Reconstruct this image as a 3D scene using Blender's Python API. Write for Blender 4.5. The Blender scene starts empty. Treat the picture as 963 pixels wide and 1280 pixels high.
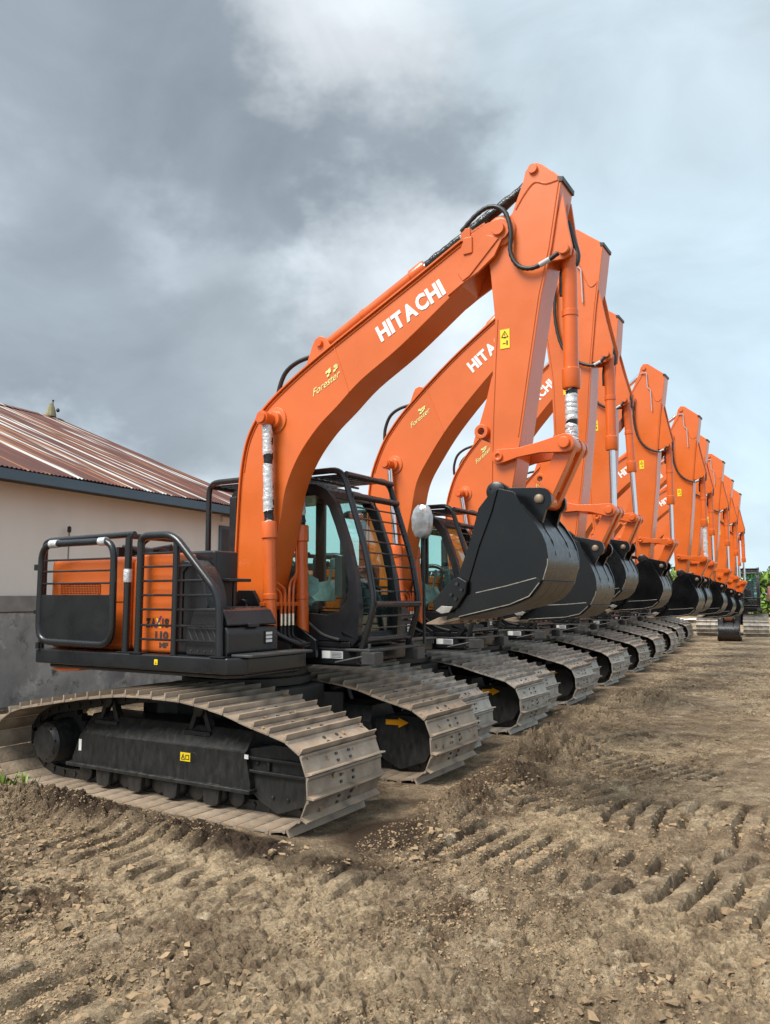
import bpy, bmesh, math, random
import numpy as np
from mathutils import Vector, Matrix, Euler
random.seed(7)
R = math.radians
S = bpy.context.scene
C = S.collection

# ------------------------------------------------------------------ camera
CAM_H = 1.55
cd = bpy.data.cameras.new('camera')
cam = bpy.data.objects.new('camera', cd); C.objects.link(cam)
cam.location = (0, 0, CAM_H)
cam.rotation_euler = (R(96.0), 0, R(31.0))
cd.sensor_fit = 'VERTICAL'; cd.sensor_height = 24.0
cd.lens = 24.0 * 1000 / 1280
cd.clip_start = 0.05; cd.clip_end = 3000
S.camera = cam
S.view_settings.view_transform = 'Standard'
S.view_settings.look = 'None'
S.view_settings.exposure = 0.84
S.view_settings.gamma = 1.0
S.cycles.transparent_max_bounces = 40
S.cycles.max_bounces = 8
S.cycles.use_denoising = True
S.cycles.sample_clamp_indirect = 4.0

# ------------------------------------------------------------------ world: overcast sky
SUN_EL, SUN_AZ = R(53), R(203)          # azimuth measured from +Y towards +X
W = bpy.data.worlds.new('World'); S.world = W; W.use_nodes = True
nt = W.node_tree; nt.nodes.clear()
def N(t, **kw):
    n = nt.nodes.new(t)
    for k, v in kw.items(): setattr(n, k, v)
    return n
def L(a, b): nt.links.new(a, b)
tc = N('ShaderNodeTexCoord')
nrm = N('ShaderNodeVectorMath', operation='NORMALIZE'); L(tc.outputs['Generated'], nrm.inputs[0])
def vdir(az, el):                      # degrees right of the camera heading, degrees up
    a = R(31.0) - R(az)
    return (-math.sin(a) * math.cos(R(el)), math.cos(a) * math.cos(R(el)), math.sin(R(el)))
# wobble the direction so that cloud edges are ragged
nz = N('ShaderNodeTexNoise'); nz.inputs['Scale'].default_value = 2.6; nz.inputs['Detail'].default_value = 6; nz.inputs['Roughness'].default_value = 0.6
mp = N('ShaderNodeMapping'); mp.inputs['Scale'].default_value = (1, 1, 1.5)
L(nrm.outputs[0], mp.inputs[0]); L(mp.outputs[0], nz.inputs['Vector'])
sub = N('ShaderNodeVectorMath', operation='SUBTRACT'); L(nz.outputs['Color'], sub.inputs[0]); sub.inputs[1].default_value = (.5, .5, .5)
scl = N('ShaderNodeVectorMath', operation='SCALE'); L(sub.outputs[0], scl.inputs[0]); scl.inputs['Scale'].default_value = 0.42
add = N('ShaderNodeVectorMath', operation='ADD'); L(nrm.outputs[0], add.inputs[0]); L(scl.outputs[0], add.inputs[1])
nr2 = N('ShaderNodeVectorMath', operation='NORMALIZE'); L(add.outputs[0], nr2.inputs[0])
def blob(az, el, rad, sharp):
    d = N('ShaderNodeVectorMath', operation='DOT_PRODUCT'); L(nr2.outputs[0], d.inputs[0]); d.inputs[1].default_value = vdir(az, el)
    m = N('ShaderNodeMapRange', interpolation_type='SMOOTHSTEP'); L(d.outputs['Value'], m.inputs['Value'])
    m.inputs['From Min'].default_value = math.cos(R(rad)); m.inputs['From Max'].default_value = math.cos(R(rad * sharp))
    return m.outputs[0]
# soft cloud bank in general
nz2 = N('ShaderNodeTexNoise'); nz2.inputs['Scale'].default_value = 1.7; nz2.inputs['Detail'].default_value = 7; nz2.inputs['Roughness'].default_value = 0.5
mp2 = N('ShaderNodeMapping'); mp2.inputs['Scale'].default_value = (1, 1, 2.6); mp2.inputs['Location'].default_value = (3.1, 1.7, .4)
L(nrm.outputs[0], mp2.inputs[0]); L(mp2.outputs[0], nz2.inputs['Vector'])
rmp = N('ShaderNodeMapRange', interpolation_type='SMOOTHSTEP'); L(nz2.outputs['Fac'], rmp.inputs['Value'])
rmp.inputs['From Min'].default_value = .36; rmp.inputs['From Max'].default_value = .66
def mixc(fac, a, b):
    m = N('ShaderNodeMix', data_type='RGBA')
    if isinstance(fac, float): m.inputs[0].default_value = fac
    else: L(fac, m.inputs[0])
    for s, v in ((6, a), (7, b)):
        if isinstance(v, tuple): m.inputs[s].default_value = (*v, 1)
        else: L(v, m.inputs[s])
    return m.outputs[2]
def mul(a, k):
    m = N('ShaderNodeMath', operation='MULTIPLY'); L(a, m.inputs[0]); m.inputs[1].default_value = k
    return m.outputs[0]
col = mixc(mul(rmp.outputs[0], .5), (.45, .56, .63), (.60, .66, .70))
DARK = (.21, .245, .275); MID = (.38, .425, .46); LITE = (.66, .71, .75); BLUE = (.44, .58, .66)
col = mixc(mul(blob(16, 12, 26, .2), .8), col, (.49, .62, .70))
col = mixc(mul(blob(-6, 9, 22, .2), .75), col, LITE)
col = mixc(mul(blob(-18, 30, 30, .3), .75), col, MID)
col = mixc(mul(blob(-20, 23.0, 13, .25), .75), col, (.40, .455, .495))
col = mixc(mul(blob(-24, 34.5, 14, .4), .85), col, DARK)
col = mixc(mul(blob(-11, 33, 12, .45), .9), col, DARK)
col = mixc(mul(blob(-1, 29.5, 8, .4), .75), col, DARK)
col = mixc(mul(blob(-23, 14.5, 12, .45), .85), col, (.235, .275, .31))
col = mixc(mul(blob(-12, 15.5, 9, .4), .7), col, (.255, .295, .325))
col = mixc(mul(blob(-1, 37, 8, .2), .55), col, (.72, .75, .77))
col = mixc(mul(blob(1, 20, 9, .2), .6), col, LITE)
col = mixc(mul(blob(-24, 7, 8, .2), .7), col, (.60, .68, .74))
col = mixc(mul(blob(20, 35, 16, .2), .6), col, (.43, .515, .565))
nz3 = N('ShaderNodeTexNoise'); nz3.inputs['Scale'].default_value = 4.2; nz3.inputs['Detail'].default_value = 9; nz3.inputs['Roughness'].default_value = 0.55; nz3.inputs['Distortion'].default_value = .6
mp3 = N('ShaderNodeMapping'); mp3.inputs['Scale'].default_value = (1, 1, 1.4); L(nrm.outputs[0], mp3.inputs[0]); L(mp3.outputs[0], nz3.inputs['Vector'])
rm3 = N('ShaderNodeMapRange'); L(nz3.outputs['Fac'], rm3.inputs['Value'])
for k_, v_ in zip(('From Min', 'From Max', 'To Min', 'To Max'), (.3, .7, .83, 1.15)): rm3.inputs[k_].default_value = v_
hv3 = N('ShaderNodeHueSaturation'); L(col, hv3.inputs['Color']); L(rm3.outputs[0], hv3.inputs['Value']); col = hv3.outputs[0]
bgc = N('ShaderNodeBackground'); L(col, bgc.inputs['Color']); bgc.inputs['Strength'].default_value = 0.84
sky = N('ShaderNodeTexSky', sky_type='NISHITA'); sky.sun_disc = False
sky.sun_elevation = SUN_EL; sky.sun_rotation = SUN_AZ
bgs = N('ShaderNodeBackground'); L(sky.outputs[0], bgs.inputs['Color']); bgs.inputs['Strength'].default_value = 0.08
mxs = N('ShaderNodeMixShader'); mxs.inputs[0].default_value = 0.9
L(bgs.outputs[0], mxs.inputs[1]); L(bgc.outputs[0], mxs.inputs[2])
wo = N('ShaderNodeOutputWorld'); L(mxs.outputs[0], wo.inputs['Surface'])

sd = bpy.data.lights.new('sun', 'SUN'); sd.energy = 3.0; sd.angle = R(32); sd.color = (1.0, .95, .87)
sun = bpy.data.objects.new('sun', sd); C.objects.link(sun)
to_sun = Vector((math.sin(SUN_AZ) * math.cos(SUN_EL), math.cos(SUN_AZ) * math.cos(SUN_EL), math.sin(SUN_EL)))
sun.rotation_euler = to_sun.to_track_quat('Z', 'Y').to_euler()

# ------------------------------------------------------------------ materials
def new_mat(name):
    m = bpy.data.materials.new(name); m.use_nodes = True
    return m, m.node_tree, m.node_tree.nodes['Principled BSDF']
def mat(name, colr, rough=.5, metal=0., coat=0., var=.12, scale=6., bump=0., bscale=60., dust=0., dustcol=(.30, .24, .17), rvar=.1, rnd=0., streak=None, spec=.5):
    m, t, p = new_mat(name)
    n, l = t.nodes, t.links
    tx = n.new('ShaderNodeTexCoord')
    mpn = n.new('ShaderNodeMapping'); l.new(tx.outputs['Object'], mpn.inputs[0])
    if streak: mpn.inputs['Scale'].default_value = streak
    no = n.new('ShaderNodeTexNoise'); no.inputs['Scale'].default_value = scale; no.inputs['Detail'].default_value = 6
    l.new(mpn.outputs[0], no.inputs['Vector'])
    mr = n.new('ShaderNodeMapRange'); l.new(no.outputs['Fac'], mr.inputs['Value'])
    mr.inputs['From Min'].default_value = .3; mr.inputs['From Max'].default_value = .7
    mr.inputs['To Min'].default_value = 1 - var; mr.inputs['To Max'].default_value = 1 + var
    hv = n.new('ShaderNodeHueSaturation'); hv.inputs['Color'].default_value = (*colr, 1)
    l.new(mr.outputs[0], hv.inputs['Value'])
    out = hv.outputs['Color']
    if rnd:
        oi = n.new('ShaderNodeObjectInfo')
        m2 = n.new('ShaderNodeMapRange'); l.new(oi.outputs['Random'], m2.inputs['Value'])
        m2.inputs['To Min'].default_value = 1 - rnd; m2.inputs['To Max'].default_value = 1 + rnd
        h2 = n.new('ShaderNodeHueSaturation'); l.new(out, h2.inputs['Color']); l.new(m2.outputs[0], h2.inputs['Value'])
        out = h2.outputs['Color']
    rbase = rough
    if dust:
        ge = n.new('ShaderNodeNewGeometry'); sx = n.new('ShaderNodeSeparateXYZ'); l.new(ge.outputs['Normal'], sx.inputs[0])
        a = n.new('ShaderNodeMapRange'); l.new(sx.outputs['Z'], a.inputs['Value'])
        a.inputs['From Min'].default_value = -.2; a.inputs['From Max'].default_value = .9
        a.inputs['To Min'].default_value = .12; a.inputs['To Max'].default_value = 1
        n2 = n.new('ShaderNodeTexNoise'); n2.inputs['Scale'].default_value = 9; n2.inputs['Detail'].default_value = 7; n2.inputs['Roughness'].default_value = .62
        l.new(mpn.outputs[0], n2.inputs['Vector'])
        b = n.new('ShaderNodeMapRange'); l.new(n2.outputs['Fac'], b.inputs['Value'])
        b.inputs['From Min'].default_value = .62 - .35 * dust; b.inputs['From Max'].default_value = .78 - .1 * dust
        mm = n.new('ShaderNodeMath'); mm.operation = 'MULTIPLY'; l.new(a.outputs[0], mm.inputs[0]); l.new(b.outputs[0], mm.inputs[1])
        mk = n.new('ShaderNodeMath'); mk.operation = 'MULTIPLY'; l.new(mm.outputs[0], mk.inputs[0]); mk.inputs[1].default_value = min(1, dust * 1.2)
        mx = n.new('ShaderNodeMix'); mx.data_type = 'RGBA'; l.new(mk.outputs[0], mx.inputs[0])
        l.new(out, mx.inputs[6]); mx.inputs[7].default_value = (*dustcol, 1)
        out = mx.outputs[2]
    l.new(out, p.inputs['Base Color'])
    r2 = n.new('ShaderNodeMapRange'); l.new(no.outputs['Fac'], r2.inputs['Value'])
    r2.inputs['From Min'].default_value = .3; r2.inputs['From Max'].default_value = .7
    r2.inputs['To Min'].default_value = max(.02, rough - rvar); r2.inputs['To Max'].default_value = min(1, rough + rvar)
    l.new(r2.outputs[0], p.inputs['Roughness'])
    p.inputs['Metallic'].default_value = metal
    p.inputs['Coat Weight'].default_value = coat; p.inputs['Coat Roughness'].default_value = .12
    p.inputs['Specular IOR Level'].default_value = spec
    if bump:
        nb = n.new('ShaderNodeTexNoise'); nb.inputs['Scale'].default_value = bscale; nb.inputs['Detail'].default_value = 5
        l.new(mpn.outputs[0], nb.inputs['Vector'])
        bp = n.new('ShaderNodeBump'); bp.inputs['Strength'].default_value = bump; bp.inputs['Distance'].default_value = .01
        l.new(nb.outputs['Fac'], bp.inputs['Height']); l.new(bp.outputs[0], p.inputs['Normal'])
    return m
M = {}
M['orange'] = mat('orange_paint', (.64, .130, .019), .33, coat=.35, var=.09, scale=1.6, rvar=.10, bump=.05, bscale=6, dust=.16, dustcol=(.42, .30, .2))
M['orange2'] = mat('orange_cylinder_paint', (.66, .118, .014), .30, coat=.3, var=.05, rvar=.06)
M['char'] = mat('charcoal_paint', (.012, .013, .015), .32, var=.15, rvar=.08, dust=.05, dustcol=(.16, .14, .12), bump=.05, bscale=30)
M['tube'] = mat('dark_tube_paint', (.016, .0175, .020), .26, var=.12, rvar=.08)
M['plastic'] = mat('dark_textured_plastic', (.017, .0175, .0195), .33, var=.15, bump=.12, bscale=240, dust=.06, dustcol=(.15, .14, .12))
M['bucket'] = mat('black_bucket_steel', (.005, .0053, .006), .24, var=.3, scale=4, rvar=.08, bump=.06, bscale=14, dust=.06, dustcol=(.11, .09, .07), spec=.45)
M['bucketback'] = mat('scuffed_bucket_steel', (.042, .043, .047), .32, metal=.5, var=.4, scale=5, rvar=.1, dust=.1, streak=(.6, 6, 6), dustcol=(.2, .15, .1))
M['heel'] = mat('brown_heel_steel', (.060, .048, .038), .40, metal=.4, var=.45, scale=6, rvar=.1, streak=(.8, 6, 6))  # streaky brown steel for the strips under the bucket
M['edge'] = mat('worn_bare_steel', (.42, .40, .37), .42, metal=.6, var=.25, scale=14)
M['tooth'] = mat('rusty_tooth_steel', (.23, .17, .12), .55, metal=.3, var=.35, scale=14)
M['rubber'] = mat('black_rubber', (.014, .014, .015), .45, var=.2)
M['chrome'] = mat('chrome_rod', (.78, .79, .80), .12, metal=1., var=.04, rvar=.04)
M['shoe'] = mat('dusty_track_steel', (.29, .245, .20), .55, metal=.2, var=.45, scale=6, bump=.4, bscale=38, dust=.8, dustcol=(.44, .31, .20), rnd=.22)
M['shoegrey'] = mat('grey_track_steel', (.36, .335, .30), .48, metal=.25, var=.4, scale=7, bump=.3, bscale=38, dust=.62, dustcol=(.43, .325, .22), rnd=.2)
M['mud'] = mat('dried_mud_crumb', (.33, .225, .135), .95, var=.3)
M['frame'] = mat('dusty_black_frame', (.014, .0145, .015), .48, var=.3, scale=8, bump=.12, bscale=25, dust=.36, dustcol=(.17, .145, .115), streak=(2.6, 2.6, 1))
M['grip'] = M['frame']
M['bolt'] = mat('bolt_steel', (.07, .065, .06), .5, metal=.4, var=.2)
M['foil'] = mat('crinkled_white_wrap', (.66, .67, .69), .16, metal=.35, var=.2, scale=30, bump=1.0, bscale=42)
M['film2'] = mat('clear_film_over_mirror', (.40, .42, .44), .14, metal=.45, var=.25, scale=14, bump=1.0, bscale=11)
M['blackwrap'] = mat('black_plastic_wrap', (.012, .012, .013), .22, var=.2, bump=.8, bscale=34)
M['yellow'] = mat('yellow_sticker', (.85, .62, .02), .4, var=.04)
M['arrow'] = mat('amber_sticker', (.85, .36, .01), .4, var=.04)
M['white'] = mat('white_print', (.80, .80, .78), .45, var=.03)
M['greyp'] = mat('grey_print', (.42, .43, .45), .45, var=.05)
M['ink'] = mat('dark_print', (.035, .022, .02), .5, var=.05)
M['brownp'] = mat('brown_grey_print', (.07, .045, .038), .5, var=.05)
M['purple'] = mat('purple_print', (.10, .03, .25), .5, var=.05)
M['lime'] = mat('pale_lime_print', (.70, .74, .30), .5, var=.25, scale=40)
M['seat'] = mat('grey_seat_fabric', (.05, .055, .06), .8, var=.2)
M['film'] = mat('pale_protective_film', (.42, .48, .48), .22, var=.2, scale=12, bump=.6, bscale=20)
M['platform'] = mat('grey_step_plate', (.05, .051, .053), .45, var=.2, metal=.2, dust=.3)
M['copper'] = mat('red_lens', (.55, .08, .03), .3, var=.05)
m, t, p = new_mat('tinted_glass')
t.nodes.remove(p)
gl = t.nodes.new('ShaderNodeBsdfGlossy'); gl.inputs['Roughness'].default_value = .02; gl.inputs['Color'].default_value = (.9, .95, .95, 1)
tr = t.nodes.new('ShaderNodeBsdfTransparent'); tr.inputs['Color'].default_value = (.80, .93, .91, 1)
lw = t.nodes.new('ShaderNodeLayerWeight'); lw.inputs['Blend'].default_value = .5
pw = t.nodes.new('ShaderNodeMath'); pw.operation = 'POWER'; t.links.new(lw.outputs['Facing'], pw.inputs[0]); pw.inputs[1].default_value = 4.5
ma = t.nodes.new('ShaderNodeMath'); ma.operation = 'MULTIPLY_ADD'; t.links.new(pw.outputs[0], ma.inputs[0]); ma.inputs[1].default_value = .9; ma.inputs[2].default_value = .045
ms = t.nodes.new('ShaderNodeMixShader'); t.links.new(ma.outputs[0], ms.inputs[0]); t.links.new(tr.outputs[0], ms.inputs[1]); t.links.new(gl.outputs[0], ms.inputs[2])
t.links.new(ms.outputs[0], t.nodes['Material Output'].inputs['Surface'])
M['glass'] = m

# ------------------------------------------------------------------ mesh builder
class MB:
    def __init__(s): s.v = []; s.f = []; s.mi = []
    def add(s, vs, fs, mi=0):
        o = len(s.v); s.v += [tuple(map(float, v)) for v in vs]; s.f += [tuple(i + o for i in f) for f in fs]; s.mi += [mi] * len(fs); return s
    def box(s, x0, x1, y0, y1, z0, z1, mi=0):
        vs = [(x, y, z) for x in (x0, x1) for y in (y0, y1) for z in (z0, z1)]
        return s.add(vs, [(0, 1, 3, 2), (4, 6, 7, 5), (0, 4, 5, 1), (2, 3, 7, 6), (0, 2, 6, 4), (1, 5, 7, 3)], mi)
    def prism(s, prof, y0, y1, mi=0):          # outline in x-z pushed along y
        n = len(prof)
        vs = [(x, y0, z) for x, z in prof] + [(x, y1, z) for x, z in prof]
        fs = [tuple(range(n)), tuple(range(2 * n - 1, n - 1, -1))] + [(i, i + n, (i + 1) % n + n, (i + 1) % n) for i in range(n)]
        return s.add(vs, fs, mi)
    def slab(s, prof, z0, z1, mi=0):           # outline in x-y pushed along z
        n = len(prof)
        vs = [(x, y, z0) for x, y in prof] + [(x, y, z1) for x, y in prof]
        fs = [tuple(range(n)), tuple(range(2 * n - 1, n - 1, -1))] + [(i, i + n, (i + 1) % n + n, (i + 1) % n) for i in range(n)]
        return s.add(vs, fs, mi)
    def wedge(s, prof, x0, x1, mi=0):          # outline in y-z pushed along x
        n = len(prof)
        vs = [(x0, y, z) for y, z in prof] + [(x1, y, z) for y, z in prof]
        fs = [tuple(range(n)), tuple(range(2 * n - 1, n - 1, -1))] + [(i, i + n, (i + 1) % n + n, (i + 1) % n) for i in range(n)]
        return s.add(vs, fs, mi)
    def tube(s, pts, r, seg=8, mi=0, cap=True, radii=None):
        P = [Vector(p) for p in pts]; n = len(P); rings = []; up = None
        for i in range(n):
            d = (P[min(i + 1, n - 1)] - P[max(i - 1, 0)]).normalized()
            if up is None:
                up = Vector((0, 0, 1)) if abs(d.z) < .9 else Vector((1, 0, 0))
            a = up - d * up.dot(d)
            if a.length < 1e-6: a = d.orthogonal()
            a.normalize(); b = d.cross(a); up = a
            rr = radii[i] if radii else r
            rings.append([P[i] + (a * math.cos(2 * math.pi * k / seg) + b * math.sin(2 * math.pi * k / seg)) * rr for k in range(seg)])
        vs = [v for ring in rings for v in ring]
        fs = [(i * seg + k, i * seg + (k + 1) % seg, (i + 1) * seg + (k + 1) % seg, (i + 1) * seg + k) for i in range(n - 1) for k in range(seg)]
        if cap: fs += [tuple(range(seg - 1, -1, -1)), tuple(range((n - 1) * seg, n * seg))]
        return s.add(vs, fs, mi)
    def cyl(s, p0, p1, r, seg=16, mi=0): return s.tube([p0, p1], r, seg, mi)
    def lathe(s, prof, axis='y', at=(0, 0, 0), seg=24, mi=0, closed=False):   # prof: (radius, height)
        vs = []; n = len(prof)
        for r, h in prof:
            for k in range(seg):
                a = 2 * math.pi * k / seg; c, d = r * math.cos(a), r * math.sin(a)
                v = {'y': (c, h, d), 'z': (c, d, h), 'x': (h, c, d)}[axis]
                vs.append((v[0] + at[0], v[1] + at[1], v[2] + at[2]))
        rng = n if closed else n - 1
        fs = [(i * seg + k, i * seg + (k + 1) % seg, ((i + 1) % n) * seg + (k + 1) % seg, ((i + 1) % n) * seg + k) for i in range(rng) for k in range(seg)]
        if not closed: fs += [tuple(range(seg - 1, -1, -1)), tuple(range((n - 1) * seg, n * seg))]
        return s.add(vs, fs, mi)
    def shift(s, dx, dy, dz):
        s.v = [(x + dx, y + dy, z + dz) for x, y, z in s.v]; return s
    def mesh(s, name, mats, bevel=0., smooth=55, segs=2):
        me = bpy.data.meshes.new(name); me.from_pydata(s.v, [], s.f)
        for mm in (mats if isinstance(mats, (list, tuple)) else [mats]): me.materials.append(mm)
        me.polygons.foreach_set('material_index', s.mi)
        bm = bmesh.new(); bm.from_mesh(me)
        bmesh.ops.recalc_face_normals(bm, faces=bm.faces)
        if bevel:
            es = [e for e in bm.edges if len(e.link_faces) == 2 and e.calc_face_angle(0) > R(28)]
            bmesh.ops.bevel(bm, geom=es, offset=bevel, segments=segs, profile=.5, affect='EDGES', clamp_overlap=True)
        bm.to_mesh(me); bm.free()
        if bevel and smooth:                       # face-area weighted normals keep the flat faces flat
            me.shade_smooth()
            nv = np.zeros((len(me.vertices), 3))
            for p_ in me.polygons:
                w_ = np.array(p_.normal) * p_.area
                for vi in p_.vertices: nv[vi] += w_
            nv /= np.maximum(np.linalg.norm(nv, axis=1, keepdims=True), 1e-12)
            me.normals_split_custom_set_from_vertices([tuple(v_) for v_ in nv])
        elif smooth:
            me.shade_smooth(); me.set_sharp_from_angle(angle=R(smooth))
        return me
    def build(s, name, mats, parent=None, bevel=0., smooth=55, loc=None, segs=2):
        o = bpy.data.objects.new(name, s.mesh(name, mats, bevel, smooth, segs)); C.objects.link(o)
        if parent: o.parent = parent
        if loc: o.location = loc
        return o
def thing(name, label, cat, loc=(0, 0, 0), rz=0, group=None):
    o = bpy.data.objects.new(name, None); C.objects.link(o); o.empty_display_size = .3
    o.location = loc; o.rotation_euler = (0, 0, rz); tag(o, label, cat, group); return o
def tag(o, label=None, cat=None, group=None, kind=None):
    for k, v in (('label', label), ('category', cat), ('group', group), ('kind', kind)):
        if v: o[k] = v
    return o
def link_copy(o, parent):
    c = o.copy(); C.objects.link(c); c.parent = parent
    for ch in o.children: link_copy(ch, c)
    return c
def crom(pts, n=6, closed=False):
    out = []; P = [Vector(p) for p in pts]; m = len(P)
    for i in range(m - 1):
        p0, p1, p2, p3 = P[max(i - 1, 0)], P[i], P[i + 1], P[min(i + 2, m - 1)]
        for k in range(n):
            t = k / n
            out.append(.5 * ((2 * p1) + (p2 - p0) * t + (2 * p0 - 5 * p1 + 4 * p2 - p3) * t * t + (3 * p1 - p0 - 3 * p2 + p3) * t ** 3))
    out.append(P[-1]); return [tuple(v) for v in out]
def fillet(pts, r, n=5):
    P = [Vector(p) for p in pts]; out = [P[0]]
    for i in range(1, len(P) - 1):
        a, b, c = P[i - 1], P[i], P[i + 1]
        d0, d1 = (a - b), (c - b); k = min(r, d0.length * .48, d1.length * .48)
        s, e = b + d0.normalized() * k, b + d1.normalized() * k
        for j in range(n + 1):
            t = j / n; out.append(s * (1 - t) ** 2 + b * 2 * t * (1 - t) + e * t * t)
    out.append(P[-1]); return [tuple(v) for v in out]
def arc(c, r, a0, a1, n=8): return [(c[0] + r * math.cos(R(a0 + (a1 - a0) * i / n)), c[1] + r * math.sin(R(a0 + (a1 - a0) * i / n))) for i in range(n + 1)]
_fc = {}
def text_polys(body, bold):
    k = (body, bold)
    if k in _fc: return _fc[k]
    cu = bpy.data.curves.new('t', 'FONT'); cu.body = body; cu.offset = bold; cu.resolution_u = 3
    o = bpy.data.objects.new('t', cu); C.objects.link(o)
    bpy.context.view_layer.update()
    me = bpy.data.meshes.new_from_object(o.evaluated_get(bpy.context.evaluated_depsgraph_get()))
    v = np.array([tuple(x.co) for x in me.vertices]); f = [tuple(q.vertices) for q in me.polygons]
    bpy.data.objects.remove(o); bpy.data.curves.remove(cu); bpy.data.meshes.remove(me)
    v[:, 0] -= v[:, 0].min(); v[:, 1] -= v[:, 1].min(); v[:, 0] /= v[:, 0].max(); v[:, 1] /= v[:, 1].max()
    _fc[k] = (v, f); return _fc[k]
def put_text(mb, body, org, ux, uz, y, bold=.02, mi=0, shear=0):     # ux, uz: width and height vectors in x-z
    v, f = text_polys(body, bold)
    vs = [(org[0] + a[0] * ux[0] + (a[1]) * (uz[0] + shear * ux[0]), y, org[1] + a[0] * ux[1] + a[1] * (uz[1] + shear * ux[1])) for a in v]
    mb.add(vs, f, mi)

# ================================================================== excavator, own axes: x forward, y to its left, z up
YN = -1.295                                            # outer edge of the right-hand track
CF, CR = (1.27, .33), (-1.25, .33)
def loop_path():
    top = crom([(-1.56, .52), (-1.372, .609), (-.964, .682), (-.487, .757), (-.042, .797), (.421, .799), (.624, .779), (.879, .740), (1.11, .678), (1.31, .632), (1.465, .590), (1.57, .51), (1.612, .371), (1.617, .29), (1.59, .2), (1.535, .11), (1.43, .05), (1.27, .03)], 8)
    bot = [(1.27 + (-2.50) * i / 30, .03) for i in range(1, 30)]
    re = crom([(-1.23, .03), (-1.40, .055), (-1.56, .16), (-1.65, .30), (-1.64, .43), (-1.56, .52)], 8)
    return top + bot + re[:-1]
def stations(n):
    P = [Vector(p) for p in loop_path()]; P.append(P[0])
    L_ = [0]
    for a, b in zip(P, P[1:]): L_.append(L_[-1] + (b - a).length)
    tot = L_[-1]; out = []
    def at(s):
        s %= tot
        for i in range(len(P) - 1):
            if L_[i + 1] >= s: return P[i].lerp(P[i + 1], (s - L_[i]) / max(1e-9, L_[i + 1] - L_[i]))
    for k in range(n):
        a, b = at(tot * k / n), at(tot * (k + 1) / n)
        out.append(((a + b) / 2, math.atan2(b.y - a.y, b.x - a.x)))
    return out, tot / n
NS = 52
ST, PITCH = stations(NS)
def shoe_mb(mb, f=lambda x, y, z: (x, y, z)):
    h = PITCH / 2
    q = MB()
    q.prism([(-h + .003, .0), (-h + .001, .016), (-h + .014, .021), (-h + .03, .010), (h - .022, .010), (h - .014, .034), (h - .008, .056), (h + .001, .056), (h - .001, .010), (h - .004, 0)], -.45, .45)
    for yy in (-.075, .075):
        for xx in (-.022, .024): q.box(xx - .009, xx + .009, yy - .011, yy + .011, .010, .019, 1)
    mb.add([f(*v) for v in q.v], q.f); mb.mi[-len(q.f):] = q.mi
    return mb
shoe_me = shoe_mb(MB()).mesh('track_shoe', [M['shoe'], M['bolt']], smooth=0)
shoe_me_g = shoe_mb(MB()).mesh('track_shoe', [M['shoegrey'], M['bolt']], smooth=0)

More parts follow.
